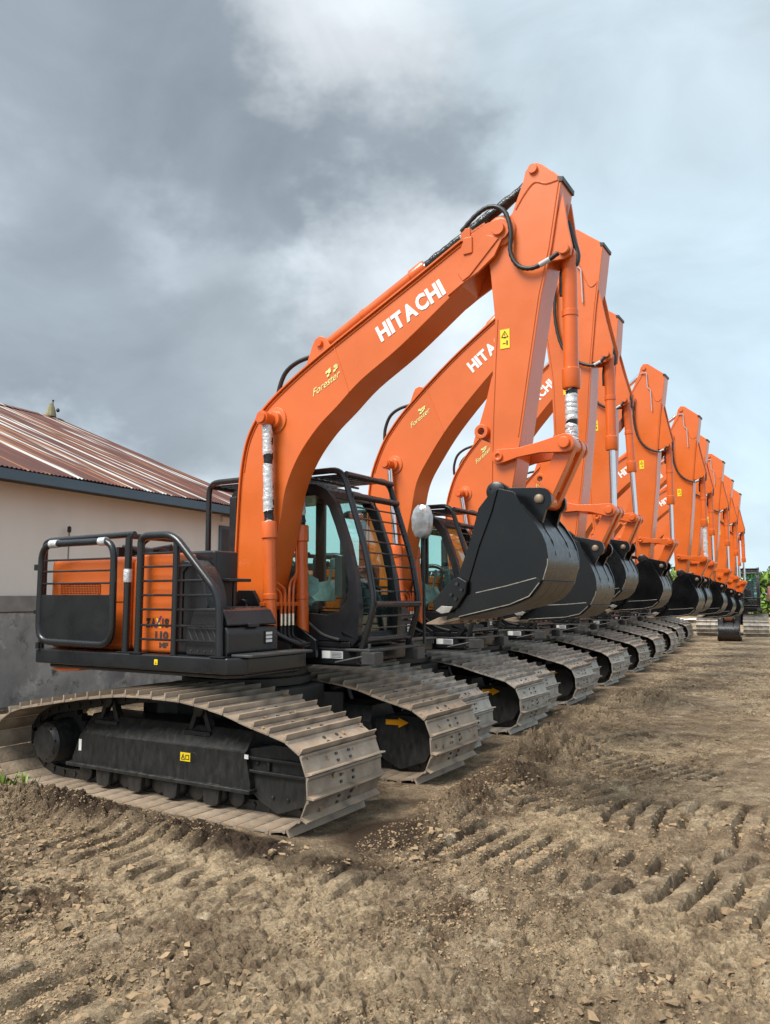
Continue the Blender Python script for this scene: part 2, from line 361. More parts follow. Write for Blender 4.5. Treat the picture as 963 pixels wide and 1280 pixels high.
def make_track(root, side, singles=True, grey=False):
    yc = side * .845; o = side                       # o points to the machine's outside
    f = MB()
    ya, yb = yc + o * .215, yc - o * .24
    y0, y1 = min(ya, yb), max(ya, yb)
    side_prof = [(-.98, .175), (-.98, .235), (-.88, .455), (-.80, .50), (.86, .50), (.95, .45), (.98, .235), (.98, .175)]
    f.prism([(-.94, .20), (-.94, .24), (-.85, .44), (.90, .455), (.95, .24), (.95, .20)], y0, y1)
    # sloping dusty top
    f.wedge([(ya - o * .002, .44), (yc + o * .1, .585), (yc - o * .2, .585), (yb, .44)], -.84, .9)
    f.cyl((.405, ya - o * .01, .365), (.405, ya + o * .0012, .365), .045, 16, 1)  # black disc paints in the dark of a hole, plate itself uncut
    # lower flange
    f.box(-.985, .97, min(ya + o * .03, yb), max(ya + o * .03, yb), .175, .203)
    fr = f.build('track_frame', [M['frame'], M['rubber']], root, bevel=.006)
    # nose guard with two ridges
    g = MB()
    nose = [(.80, .45), (1.12, .515), (1.39, .515), (1.47, .43), (1.49, .27), (1.41, .14), (1.16, .052), (.99, .125), (.90, .20)]
    g.prism(nose, min(yc + o * .165, yc - o * .165), max(yc + o * .165, yc - o * .165))
    for zz in (.405, .315): g.box(.90, 1.43, min(yc + o * .16, yc + o * .20), max(yc + o * .16, yc + o * .20), zz, zz + .022)
    g.box(1.08, 1.10, min(yc + o * .16, yc + o * .19), max(yc + o * .16, yc + o * .19), .33, .41)
    for sx, sz in ((.98, .38), (1.25, .16), (1.12, .16)): g.cyl((sx, yc + o * .16, sz), (sx, yc + o * .178, sz), .014, 8)
    g.build('nose_guard', M['frame'], fr, bevel=.008)
    # drive hub and sprocket
    h = MB(); w0, w1 = yc - o * .02, yc + o * .27
    h.lathe([(.17, yc - o * .2), (.185, yc + o * .08), (.165, yc + o * .13), (.165, yc + o * .23), (.13, yc + o * .265), (.05, yc + o * .27)], 'y', (CR[0] - .0, 0, .33), 28)
    for k in range(8):
        a = 2 * math.pi * k / 8 + .2
        h.cyl((CR[0] + .135 * math.cos(a), yc + o * .23, .33 + .135 * math.sin(a)), (CR[0] + .135 * math.cos(a), yc + o * .262, .33 + .135 * math.sin(a)), .013, 6)
    h.build('drive_hub', M['frame'], fr, smooth=25)
    sp = MB(); pr = []
    for k in range(42):
        a = 2 * math.pi * k / 42; rr = .285 if k % 2 == 0 else .235
        pr.append((CR[0] + rr * math.cos(a), CR[1] + rr * math.sin(a)))
    sp.prism(pr, yc - .03, yc + .03); sp.build('sprocket', M['frame'], fr)
    idl = MB(); idl.lathe([(.1, yc - .1), (.235, yc - .08), (.255, yc - .04), (.255, yc + .04), (.235, yc + .08), (.1, yc + .1)], 'y', (CF[0], 0, CF[1]), 28)
    idl.build('idler_wheel', M['frame'], fr)
    for rx in (-.56, -.20, .175, .59):
        q = MB(); q.prism([(rx - .085, .205), (rx + .085, .205), (rx + .07, .075), (rx + .045, .052), (rx - .045, .052), (rx - .07, .075)], min(yc + o * .185, yc + o * .222), max(yc + o * .185, yc + o * .222))
        q.build('roller_guard', M['frame'], fr, bevel=.006)
        q = MB(); q.lathe([(.03, yc - o * .18), (.085, yc - o * .15), (.085, yc - o * .05), (.065, yc - o * .03), (.065, yc + o * .03), (.085, yc + o * .05), (.085, yc + o * .15), (.05, yc + o * .18)], 'y', (rx, 0, .13), 18)
        q.build('roller', M['frame'], fr)
    for rx in (-.85, -.38, -.01, .385, .77):
        q = MB(); q.lathe([(.02, yc - .17), (.075, yc - .15), (.075, yc + .15), (.04, yc + .17)], 'y', (rx, 0, .125), 14); q.build('roller', M['frame'], fr)
    for bx in (-.62, .38):
        q = MB(); ym = yc + o * .10
        for sx in (-.10, .10):
            q.prism([(bx + sx - .022, .54), (bx + sx + .022, .54), (bx + sx * .35 + .022, .70), (bx + sx * .35 - .022, .70)], ym - .03, ym + .03)
        q.lathe([(.03, yc - o * .16), (.05, yc - o * .15), (.05, ym + o * .05), (.03, ym + o * .06)], 'y', (bx, 0, .70), 14)
        q.box(bx - .13, bx + .13, min(yc, ym + o * .06), max(yc, ym + o * .06), .515, .548)
        q.build('carrier_bracket', M['frame'], fr, bevel=.004)
    # chain of links
    c = MB()
    for (p, a) in ST:
        ca, sa = math.cos(a), math.sin(a)
        for yy in (-.10, .06):
            q = MB().box(-.075, .06, yc + yy, yc + yy + .04, -.075, -.004)
            c.add([(p.x + x * ca - z * sa, y, p.y + x * sa + z * ca) for x, y, z in q.v], q.f)
        q = MB().cyl((.07, yc - .11, -.04), (.07, yc + .11, -.04), .02, 6)
        c.add([(p.x + x * ca - z * sa, y, p.y + x * sa + z * ca) for x, y, z in q.v], q.f)
    tag(c.build('track_chain', M['frame'], fr, smooth=0), kind='stuff')
    # shoes
    me = shoe_me_g if grey else shoe_me
    if singles:
        for (p, a) in ST:
            s = bpy.data.objects.new('track_shoe', me); C.objects.link(s); s.parent = fr
            s.location = (p.x, yc + random.uniform(-.004, .004), p.y); s.rotation_euler = (random.uniform(-.004, .004), -a, 0)
    else:
        c = MB()
        for (p, a) in ST:
            ca, sa = math.cos(a), math.sin(a)
            shoe_mb(c, lambda x, y, z: (p.x + x * ca - z * sa, y + yc, p.y + x * sa + z * ca))
        tag(c.build('track_shoes', [M['shoegrey'], M['bolt']], fr, smooth=0), kind='stuff')
    mu = MB(); r_ = random.Random(17 + side)
    for k in range(230 if singles else 0):
        p, a = ST[r_.randrange(len(ST))]
        if p.y < .3 and p.x < 1.2: continue
        ca, sa = math.cos(a), math.sin(a); cx, cy, sz = r_.uniform(-.05, .04), r_.uniform(-.42, .42), r_.uniform(.004, .016) * (2.0 if r_.random() < .06 else 1)
        vs = [((cx + (i_ * 1.5 + r_.uniform(-.5, .5)) * sz), cy + (j_ * 1.6 + r_.uniform(-.6, .6)) * sz, .009 + (k_ * .9 + r_.uniform(-.25, .25)) * sz) for i_ in (-.5, .5) for j_ in (-.5, .5) for k_ in (0, 1)]
        mu.add([(p.x + x * ca - z * sa, y + yc, p.y + x * sa + z * ca) for x, y, z in vs], [(0, 1, 3, 2), (4, 6, 7, 5), (0, 4, 5, 1), (2, 3, 7, 6), (0, 2, 6, 4), (1, 5, 7, 3)])
    if singles: tag(mu.build('mud_crumbs', M['mud'], fr, smooth=0), kind='stuff')
    # stickers
    if side < 0:
        ys = ya + o * .0035
        for (x0, z0, w, hh, mm, txt) in ((.28, .335, .10, .062, 'yellow', 1), (-.86, .30, .032, .09, 'white', 0), (.90, .41, .035, .03, 'white', 0)):
            q = MB().box(x0, x0 + w, ys - .002, ys + .002, z0, z0 + hh)
            st = q.build('sticker', M[mm], fr, smooth=0)
            if txt:
                q = MB(); yy = ys - .0045
                tri = [(x0 + .012, z0 + .012), (x0 + .048, z0 + .012), (x0 + .03, z0 + .052)]
                for a, b in zip(tri, tri[1:] + tri[:1]): q.tube([(a[0], yy, a[1]), (b[0], yy, b[1])], .0022, 4)
                q.box(x0 + .028, x0 + .032, yy - .001, yy + .001, z0 + .02, z0 + .035)
                for zz in (.014, .044): q.box(x0 + .055, x0 + .09, yy - .001, yy + .001, z0 + zz, z0 + zz + .004)
                for xx in (.055, .086): q.box(x0 + xx, x0 + xx + .004, yy - .001, yy + .001, z0 + .014, z0 + .044)
                q.build('warning_mark', M['ink'], fr, smooth=0)
    else:
        ys = yc - .165 - .004
        q = MB().prism([(1.02, .425), (1.02, .468), (1.15, .475), (1.15, .492), (1.25, .455), (1.15, .405), (1.15, .428)], ys - .003, ys + .002)
        q.build('arrow_sticker', M['arrow'], fr, smooth=0)
    return fr

def make_base(root, singles=True, grey=False):
    make_track(root, -1, singles, grey); make_track(root, 1, singles, grey)
    c = MB(); c.slab([(-.62, -.3), (-.3, -.55), (.3, -.55), (.62, -.3), (.62, .3), (.3, .55), (-.3, .55), (-.62, .3)], .42, .80)
    for s in (-1, 1):
        for fx in (-1, 1):
            c.slab([(fx * .25, s * .30), (fx * .62, s * .62), (fx * .40, s * .66), (fx * .05, s * .34)], .40, .70)
    ch = c.build('chassis', M['frame'], root, bevel=.02)
    q = MB(); q.lathe([(.50, .79), (.56, .81), (.56, .87), (.53, .885), (.53, .94), (.58, .945), (.58, .96), (.4, .965)], 'z', (0, 0, 0), 40); q.build('slew_ring', M['frame'], ch)

def make_upper(root):
    # ---- deck
    d = MB(); d.slab([(-1.53, -.95), (-1.40, -1.115), (.76, -1.115), (.86, -1.0), (.87, -.5), (.86, -.29), (.42, -.26), (.42, .262), (1.0, .268), (1.0, 1.06), (.9, 1.10), (-1.40, 1.10), (-1.53, .95)], .985, 1.105)
    d.slab([(-1.40, -.9), (-1.28, -1.06), (.70, -1.06), (.80, -.95), (.80, -.31), (.40, -.28), (.40, .28), (1.0, .29), (1.0, .9), (.9, 1.02), (-1.3, 1.02), (-1.4, .9)], .95, .986)
    dk = d.build('deck', M['char'], root, bevel=.014)
    q = MB(); q.box(.735, .93, -1.04, -.30, 1.107, 1.128); q.build('tool_box_step', M['platform'], dk, bevel=.006)
    q = MB(); q.box(.035, .070, -1.1195, -1.1155, 1.030, 1.070); q.build('sticker', M['yellow'], dk, smooth=0)
    q = MB(); q.box(.046, .060, -1.1215, -1.1196, 1.05, 1.054); q.box(.044, .062, -1.1215, -1.1196, 1.037, 1.042); q.build('sticker_mark', M['ink'], dk, smooth=0)
    # ---- orange counterweight foot
    q = MB(); q.slab([(-1.40, -.85), (-1.34, -.98), (-1.22, -1.0), (-1.1, -.9), (-1.1, .9), (-1.34, .96), (-1.40, .8)], .912, .9485); q.build('counterweight_foot', M['orange'], root, bevel=.015)
    # ---- engine hood
    hd = MB(); hd.box(-1.42, -.42, -.99, .98, 1.107, 1.875)
    hd.box(-.415, -.13, -.97, .24, 1.107, 1.86)
    hood = hd.build('engine_hood', M['orange'], root, bevel=.055, segs=4)
    q = MB(); q.box(-.27, .107, -1.01, -.75, 1.1075, 1.89); side = q.build('hood_side_panel', M['orange'], root, bevel=.03, segs=3)
    # grille
    q = MB(); q.box(-1.26, -.76, -.9945, -.988, 1.565, 1.652, 0)
    gr = q.build('grille', M['rubber'], hood, smooth=0)
    q = MB()
    for i in range(26): x = -1.26 + .5 * i / 25; q.box(x - .003, x + .003, -.999, -.995, 1.565, 1.652)
    for i in range(7): z = 1.565 + .087 * i / 6; q.box(-1.26, -.76, -1.0025, -.9995, z - .002, z + .002)
    q.build('grille_mesh', M['orange'], gr if False else hood, smooth=0)
    q = MB(); q.box(-.45, -.44, -.993, -.985, 1.14, 1.84); q.box(-1.30, -.46, -.993, -.985, 1.50, 1.506); q.build('panel_seam', M['rubber'], hood, smooth=0)
    # lettering on the side panel
    q = MB(); yy = -1.0125
    put_text(q, 'Z', (-.185, 1.305), (.054, 0), (0, .072), yy, .08, 0)
    put_text(q, 'A', (-.127, 1.305), (.054, 0), (0, .072), yy, .08, 0)
    put_text(q, 'I', (-.004, 1.305), (.014, 0), (0, .072), yy, .08, 0)
    put_text(q, 'S', (.020, 1.305), (.050, 0), (0, .072), yy, .08, 0)
    q.add([(-.074, yy, 1.377), (-.052, yy, 1.377), (-.012, yy, 1.303), (-.034, yy, 1.303)], [(0, 1, 2, 3)], 1)
    q.add([(-.080, yy - .001, 1.302), (-.064, yy - .001, 1.302), (-.010, yy - .001, 1.398), (-.026, yy - .001, 1.398)], [(0, 1, 2, 3)], 2)
    put_text(q, '110', (-.078, 1.213), (.145, 0), (0, .066), yy, .065, 3)
    put_text(q, 'MF', (-.030, 1.150), (.098, 0), (0, .042), yy, .06, 3)
    q.build('model_lettering', [M['ink'], M['yellow'], M['purple'], M['brownp']], side, smooth=0)
    # things on the hood
    q = MB(); q.tube(fillet([(-.78, -.55, 1.87), (-.78, -.55, 2.02), (-.70, -.55, 2.06)], .05), .035, 10); q.lathe([(.06, 1.875), (.06, 1.90), (.045, 1.91)], 'z', (-.78, -.55, 0), 14)
    q.box(-.70, -.55, -.62, -.55, 1.876, 1.96); q.tube([(-.95, -.6, 1.99), (-.6, -.6, 1.95), (-.35, -.6, 1.975)], .018, 6); q.tube([(-1.0, -.45, 1.96), (-.3, -.45, 1.945)], .022, 6)
    q.box(-1.0, -.96, -.64, -.40, 1.87, 1.985); q.box(-.38, -.34, -.64, -.40, 1.86, 1.975)
    q.build('exhaust_stack', M['char'], hood, bevel=.004)
    # ---- black covers right front
    q = MB(); q.prism([(.118, 1.107), (.118, 1.80), (.15, 1.84), (.22, 1.83), (.30, 1.78), (.40, 1.64), (.43, 1.50), (.43, 1.107)], -.97, -.74)
    tank = q.build('tank_cover', M['plastic'], root, bevel=.03, segs=3)
    q = MB()
    q.tube([(.17, -.975, 1.20), (.17, -.975, 1.74), (.23, -.975, 1.79)], .008, 6)
    q.build('cover_trim', M['char'], tank)
    q = MB(); q.box(-.12, .27, -.73, -.45, 1.107, 1.915); q.build('battery_box', M['char'], root, bevel=.02)
    q = MB(); q.box(.10, .42, -.72, -.46, 1.665, 1.69); q.tube([(.36, -.6, 1.4), (.36, -.6, 1.664)], .015, 6); q.build('step_plate', M['char'], root, bevel=.004)
    # ---- tool box
    q = MB(); q.prism([(.30, 1.107), (.285, 1.27), (.30, 1.325), (.70, 1.325), (.725, 1.28), (.725, 1.13), (.70, 1.107)], -1.06, -.48)
    tb = q.build('tool_box', M['plastic'], root, bevel=.022, segs=3)
    q = MB(); q.prism([(.33, 1.330), (.35, 1.42), (.39, 1.458), (.60, 1.462), (.655, 1.44), (.715, 1.345), (.71, 1.330)], -1.05, -.49)
    lid = q.build('tool_box_lid', M['plastic'], tb, bevel=.02, segs=3)
    for y0 in (-.98, -.87, -.76, -.65, -.54):
        q = MB(); q.box(.40, .60, y0 - .012, y0 + .012, 1.462, 1.468); q.build('lid_rib', M['plastic'], lid, bevel=.003)
    q = MB(); q.box(.705, .732, -.84, -.72, 1.318, 1.345); q.build('lid_catch', M['plastic'], lid, bevel=.004)
    for y0 in (-1.0, -.55):
        q = MB(); q.cyl((.45, y0, 1.455), (.45, y0, 1.482), .012, 8); q.build('lid_knob', M['plastic'], lid)
    q = MB(); q.box(.720, .734, -.655, -.555, 1.185, 1.285); q.build('latch_plate', M['rubber'], tb, bevel=.004)
    for i in range(3):
        q = MB(); q.box(.7345, .738, -.645, -.575, 1.197 + i * .029, 1.217 + i * .029); q.build('latch_slot', M['white'], tb, smooth=0)
    for i in range(5):
        x = .315 + i * .062
        q = MB(); q.prism([(x, 1.305), (x + .014, 1.305), (x + .062, 1.225), (x + .048, 1.225)], -1.064, -1.058); q.build('vent_slot', M['platform'], tb, smooth=0)
        q = MB(); q.cyl((.36 + i * .07, -1.058, 1.145), (.36 + i * .07, -1.066, 1.145), .007, 8); q.build('bolt', M['platform'], tb, smooth=0)
    # ---- rear side guard (hinged frame with plate)
    y = -1.125
    q = MB(); fr = [(-1.36, y, 1.17), (-1.36, y, 1.99), (-.45, y, 1.995), (-.44, y, 1.16), (-1.36, y, 1.17)]
    pts = fillet([(-.9, y, 1.165)] + [fr[0], fr[1], fr[2], fr[3]] + [(-.9, y, 1.165)], .15, 7)
    q.tube(pts, .029, 10); gd = q.build('side_guard', M['tube'], root)
    q = MB(); q.box(-1.335, -.465, y - .008, y + .008, 1.185, 1.56); q.build('guard_plate', M['char'], gd, bevel=.003)
    for z in (1.655, 1.757, 1.852):
        q = MB().cyl((-1.35, y, z), (-.45, y, z), .0085, 6); q.build('guard_bar', M['tube'], gd)
    q = MB(); q.box(-1.43, -1.38, y - .02, y + .02, 1.77, 1.82); q.box(-1.41, -1.36, y - .02, y + .02, 1.40, 1.43); q.cyl((-1.36, y, 1.106), (-1.36, y, 1.16), .02, 8); q.build('guard_hinge', M['copper'] if False else M['char'], gd)
    q = MB(); q.tube(fillet([(-1.42, -1.05, 1.106), (-1.42, -1.05, 2.0), (-1.36, -1.05, 2.03), (-.30, -1.05, 2.045)], .12, 5), .026, 8)
    q.cyl((-.325, -1.085, 1.106), (-.325, -1.085, 2.02), .029, 10); q.cyl((-.325, -1.085, 2.03), (-.325, -.6, 2.03), .024, 8)
    q.box(-.40, -.25, -1.11, -1.03, 1.106, 1.116); q.build('guard_post', M['tube'], root)
    q = MB(); q.lathe([(.0345, 1.66), (.0355, 1.665), (.0355, 1.76), (.0345, 1.765)], 'z', (-.325, -1.085, 0), 10); q.build('foam_wrap', M['foil'], root)
    for x0, x1 in ((-.62, -.54), (-1.24, -1.14)):
        q = MB().tube([(x0, y, 1.992), (x1, y, 1.992)], .0355, 10); q.build('foam_wrap', M['foil'], gd)
    # ---- front hand rail with bars
    y = -1.085
    q = MB(); q.tube(fillet([(-.185, y, 1.106), (-.185, y, 1.99), (-.14, y, 2.022), (.17, y, 2.022), (.65, y, 1.56), (.665, y, 1.106)], .11, 6), .030, 10)
    for x in (-.185, .665): q.box(x - .07, x + .07, y - .035, y + .05, 1.106, 1.116)
    rl = q.build('hand_rail', M['tube'], root)
    q = MB().cyl((.205, y, 1.106), (.205, y, 1.985), .026, 8); q.build('rail_post', M['tube'], rl)
    for i, z in enumerate((1.217, 1.326, 1.447, 1.557, 1.667, 1.778, 1.882)):
        xe = .655 if z < 1.56 else .65 - (z - 1.56) * 1.03
        if z > 1.85: xe = .20
        q = MB().cyl((-.16, y, z), (xe, y, z), .009, 6); q.build('rail_bar', M['tube'], rl)
    # ---- boom foot brackets
    q = MB()
    for s in (-1, 1):
        q.prism([(-.14, 1.10), (-.10, 1.40), (.05, 1.60), (.22, 1.60), (.40, 1.30), (.62, 1.17), (.62, 1.02), (.2, 1.0)], s * .185 - .018, s * .185 + .018)
    q.cyl((.13, -.24, 1.47), (.13, .24, 1.47), .055, 14); q.cyl((.44, -.30, 1.10), (.44, .30, 1.10), .045, 12)
    q.build('boom_bracket', M['char'], root, bevel=.006)
    q = MB(); q.box(.375, .425, -.30, .32, 1.465, 1.50); q.build('pipe_bracket', M['orange2'], root, bevel=.004)
    for i in range(4):
        yy = -.08 + .055 * i
        if i < 2: pts = [(.43, yy, 1.36), (.43, yy, 1.58 + .03 * i), (.40, yy - .10, 1.64 + .03 * i), (.40, -.17 - .02 * i, 1.66 + .03 * i)]
        else: pts = [(.43, yy, 1.36), (.43, yy, 1.60), (.40, yy + .05, 1.68), (.40, .155 + .01 * i, 1.74), (.385, .155 + .01 * i, 2.10)]
        q = MB(); q.tube(fillet(pts, .05, 4), .0125, 8); q.build('steel_pipe', M['orange2'], root)
        q = MB(); q.tube([(.43, yy, 1.30), (.43, yy, 1.40)], .019, 8); q.build('hose_ferrule', M['chrome'], root)
    q = MB()
    for i in range(4):
        yy = -.03 + .045 * i
        q.tube(crom([(.43, -.08 + .055 * i, 1.31), (.44, -.08 + .055 * i, 1.20), (.50 + .03 * i, yy - .04, 1.14), (.36, yy - .1, 1.12)], 5), .016, 7)
    for i in range(3): q.tube(crom([(.2, -.35 - .05 * i, 1.14), (.45, -.36 - .04 * i, 1.24 + .03 * i), (.7, -.2, 1.16), (.6, .1, 1.14)], 6), .02, 7)
    q.build('hydraulic_hoses', M['rubber'], root)
    # ---- cab
    YR, YL = .265, 1.0
    cabx = [(.53, 2.55), (.65, 2.50), (.75, 2.37), (.82, 2.19), (.89, 2.0), (.965, 1.72), (1.0, 1.45), (.985, 1.18), (.93, 1.125)]
    q = MB()
    q.prism([(-.49, 2.44), (-.49, 2.52), (-.45, 2.56), (-.2, 2.575), (.30, 2.572), (.55, 2.55), (.66, 2.495), (.70, 2.42), (.60, 2.42), (.5, 2.455)], YR + .02, YL - .02)
    cab = q.build('cab_roof', M['char'], root, bevel=.018, segs=3)
    q = MB(); q.box(-.488, .90, YR + .01, YL - .01, 1.107, 1.16); q.build('cab_floor', M['char'], cab, bevel=.01)
    def pillar(name, prof, ws, ya, yb):
        k = MB(); n = len(prof); inner = []
        for i, (x, z) in enumerate(prof):
            a = Vector(prof[max(i - 1, 0)]); b = Vector(prof[min(i + 1, n - 1)]); dd = (b - a).normalized(); nn = Vector((dd.y, -dd.x))
            inner.append((x + nn.x * ws[i], z + nn.y * ws[i]))
        k.prism(list(prof) + inner[::-1], ya, yb); return k.build(name, M['char'], cab, bevel=.01)
    fp = [(-.30, 2.57), (.30, 2.572), (.53, 2.55), (.65, 2.495), (.75, 2.37), (.82, 2.19), (.89, 2.0), (.965, 1.72), (1.0, 1.45), (.985, 1.18), (.93, 1.125)]
    wsl = [.085, .085, .09, .09, .085, .078, .078, .085, .11, .15, .15]
    for ya, yb in ((YR, YR + .07), (YL - .07, YL)):
        pillar('front_pillar', fp, wsl, ya, yb)
    for ya, yb in ((YR, YR + .06), (YL - .06, YL)):
        k = MB(); k.box(-.49, -.40, ya, yb, 1.16, 2.50); k.build('rear_pillar', M['char'], cab, bevel=.012)
        k = MB(); k.box(.04, .14, ya, yb, 1.45, 2.49); k.build('middle_pillar', M['char'], cab, bevel=.012)
        low = [(-.40, 1.161), (-.40, 1.55), (.05, 1.55), (.05, 1.41), (.46, 1.40), (.66, 1.385), (.78, 1.42), (.86, 1.50), (.88, 1.60), (.93, 1.5), (.93, 1.161)]
        k = MB(); k.prism(low, ya + .002, yb - .002); k.build('side_panel', M['char'], cab, bevel=.008)
    k = MB(); k.tube(crom([(.30, YR - .004, 1.40), (.45, YR - .006, 1.33), (.62, YR - .006, 1.22), (.80, YR - .004, 1.175)], 6), .012, 6); k.build('panel_crease', M['platform'], cab)
    k = MB(); k.box(-.485, -.43, YR + .062, YL - .062, 1.161, 1.75); k.build('rear_panel', M['char'], cab, bevel=.008)
    k = MB(); k.prism([(.86, 1.161), (.86, 1.24), (.955, 1.24), (.965, 1.18), (.92, 1.161)], YR + .072, YL - .072); k.build('front_sill', M['char'], cab, bevel=.006)
    # glass
    win = [(.145, 1.42), (.145, 2.48), (.30, 2.48), (.53, 2.455), (.62, 2.40), (.68, 2.30), (.80, 1.98), (.87, 1.70), (.885, 1.60), (.85, 1.47), (.77, 1.405), (.6, 1.375), (.3, 1.39)]
    for yy in (YR + .03, YL - .03):
        k = MB(); k.prism(win, yy - .003, yy + .003); k.build('side_window', M['glass'], cab, smooth=0)
        k = MB(); k.prism([(-.41, 1.52), (-.41, 2.46), (.06, 2.46), (.06, 1.52)], yy - .003, yy + .003); k.build('side_window', M['glass'], cab, smooth=0)
    fw = [(.60, 2.42), (.70, 2.32), (.77, 2.16), (.84, 1.97), (.915, 1.70), (.945, 1.45), (.93, 1.23)]
    k = MB(); k.prism(fw + [(x - .006, z - .002) for x, z in fw[::-1]], YR + .075, YL - .075); k.build('windscreen', M['glass'], cab)
    k = MB(); k.box(-.462, -.456, YR + .062, YL - .062, 1.752, 2.44); k.build('rear_window', M['glass'], cab, smooth=0)
    # inside
    k = MB(); k.box(-.25, .22, .42, .84, 1.40, 1.50); k.prism([(-.28, 1.48), (-.36, 2.02), (-.33, 2.16), (-.24, 2.16), (-.20, 2.02), (-.12, 1.50)], .44, .82); k.box(-.1, .15, .5, .76, 1.16, 1.40)
    k.build('operator_seat', M['seat'], cab, bevel=.03, segs=3)
    k = MB(); k.prism([(.02, 1.5), (.02, 1.66), (.30, 1.70), (.34, 1.62), (.30, 1.5)], .34, .45); k.prism([(.02, 1.5), (.02, 1.66), (.30, 1.70), (.34, 1.62), (.30, 1.5)], .82, .92); k.box(-.2, .3, .345, .43, 1.2, 1.5)
    for yy in (.39, .87): k.tube([(.26, yy, 1.68), (.30, yy, 1.84)], .015, 6); k.lathe([(.02, 1.82), (.032, 1.86), (.03, 1.90), (.01, 1.92)], 'z', (.305, yy, 0), 10)
    k.build('arm_rest_console', M['film'], cab, bevel=.015)
    k = MB(); r_ = random.Random(4); vs = []
    for j in range(9):
        for i in range(9):
            u_, v_ = i / 8, j / 8
            vs.append((.04 + .42 * u_ + r_.uniform(-.015, .015), .37 + .05 * math.sin(5 * u_ + 3 * v_) + r_.uniform(-.022, .022), 1.46 + (.40 - .22 * abs(u_ - .3)) * v_ + r_.uniform(-.015, .015)))
    k.add(vs, [(j * 9 + i, j * 9 + i + 1, j * 9 + i + 10, j * 9 + i + 9) for j in range(8) for i in range(8)]); k.build('film_cover', M['film'], cab, smooth=25)
    k = MB(); k.box(.70, .78, .33, .40, 1.55, 1.9); k.tube([(.55, .56, 1.18), (.66, .56, 1.62)], .014, 6); k.tube([(.55, .72, 1.18), (.66, .72, 1.62)], .014, 6); k.build('control_levers', M['seat'], cab)
    # decals below the cab
    k = MB(); k.box(.46, .99, YR - .01, YR + .05, .965, 1.10); bs = k.build('cab_base', M['char'], root, bevel=.01)
    k = MB(); k.box(.625, .715, YR - .0145, YR - .0105, 1.015, 1.078); k.build('decal', M['white'], bs, smooth=0)
    k = MB(); k.box(.719, .845, YR - .0145, YR - .0105, 1.015, 1.078); k.build('decal', M['greyp'], bs, smooth=0)
    k = MB()
    for i in range(4): k.box(.73, .83, YR - .0165, YR - .015, 1.026 + i * .012, 1.029 + i * .012)
    k.build('decal_print', M['ink'], bs, smooth=0)
    # front step beam
    k = MB(); k.box(1.08, 1.16, .18, 1.06, 1.085, 1.108); k.box(.90, 1.10, .20, 1.04, 1.085, 1.105)
    for yy in (.24, .98): k.box(1.09, 1.22, yy - .08, yy + .06, .985, 1.084); k.cyl((1.12, yy, 1.108), (1.12, yy, 1.15), .014, 8)
    k.tube([(.80, .20, .985), (1.10, .22, 1.05)], .012, 6)
    k.build('guard_mount', M['platform'], root, bevel=.004)
    # ---- cab guard
    g = MB()
    for yy in (.235, 1.015):
        g.tube(fillet([(-.72, yy, 1.30), (-.725, yy, 2.645), (.84, yy, 2.655), (1.09, yy, 1.92), (1.175, yy, 1.48), (1.05, yy, 1.106)], .12, 6), .028, 10)
    for x, z in ((1.175, 1.48), (1.07, 1.18), (.88, 2.61), (-.70, 2.61), (.94, 2.42)): g.cyl((x, .235, z), (x, 1.015, z), .028 if z != 2.42 else .03, 8)
    cg = g.build('cab_guard', M['tube'], root)
    def fx(z):
        if z > 1.92: return .86 + (2.6 - z) / .68 * .235
        if z > 1.48: return 1.095 + (1.92 - z) / .44 * .08
        return 1.175 - (1.48 - z) / .37 * .125
    for z in (2.32, 2.22, 2.12, 2.02, 1.92, 1.81, 1.70, 1.59, 1.38, 1.28):
        k = MB().cyl((fx(z), .235, z), (fx(z), 1.015, z), .0075, 6); k.build('guard_bar', M['tube'], cg)
    k = MB().tube([(fx(z), .62, z) for z in (2.42, 2.2, 1.92, 1.7, 1.48)], .009, 6); k.build('guard_bar', M['tube'], cg)
    for i in range(7):
        yy = .235 + .78 * (i + 1) / 8
        k = MB().box(-.68, .86, yy - .018, yy + .018, 2.618, 2.630); k.build('roof_bar', M['tube'], cg, smooth=0)
    k = MB()
    for i in range(3): k.cyl((-.3 + .4 * i, .235, 2.60), (-.3 + .4 * i, 1.015, 2.60), .012, 6)
    k.build('roof_cross_bars', M['tube'], cg)

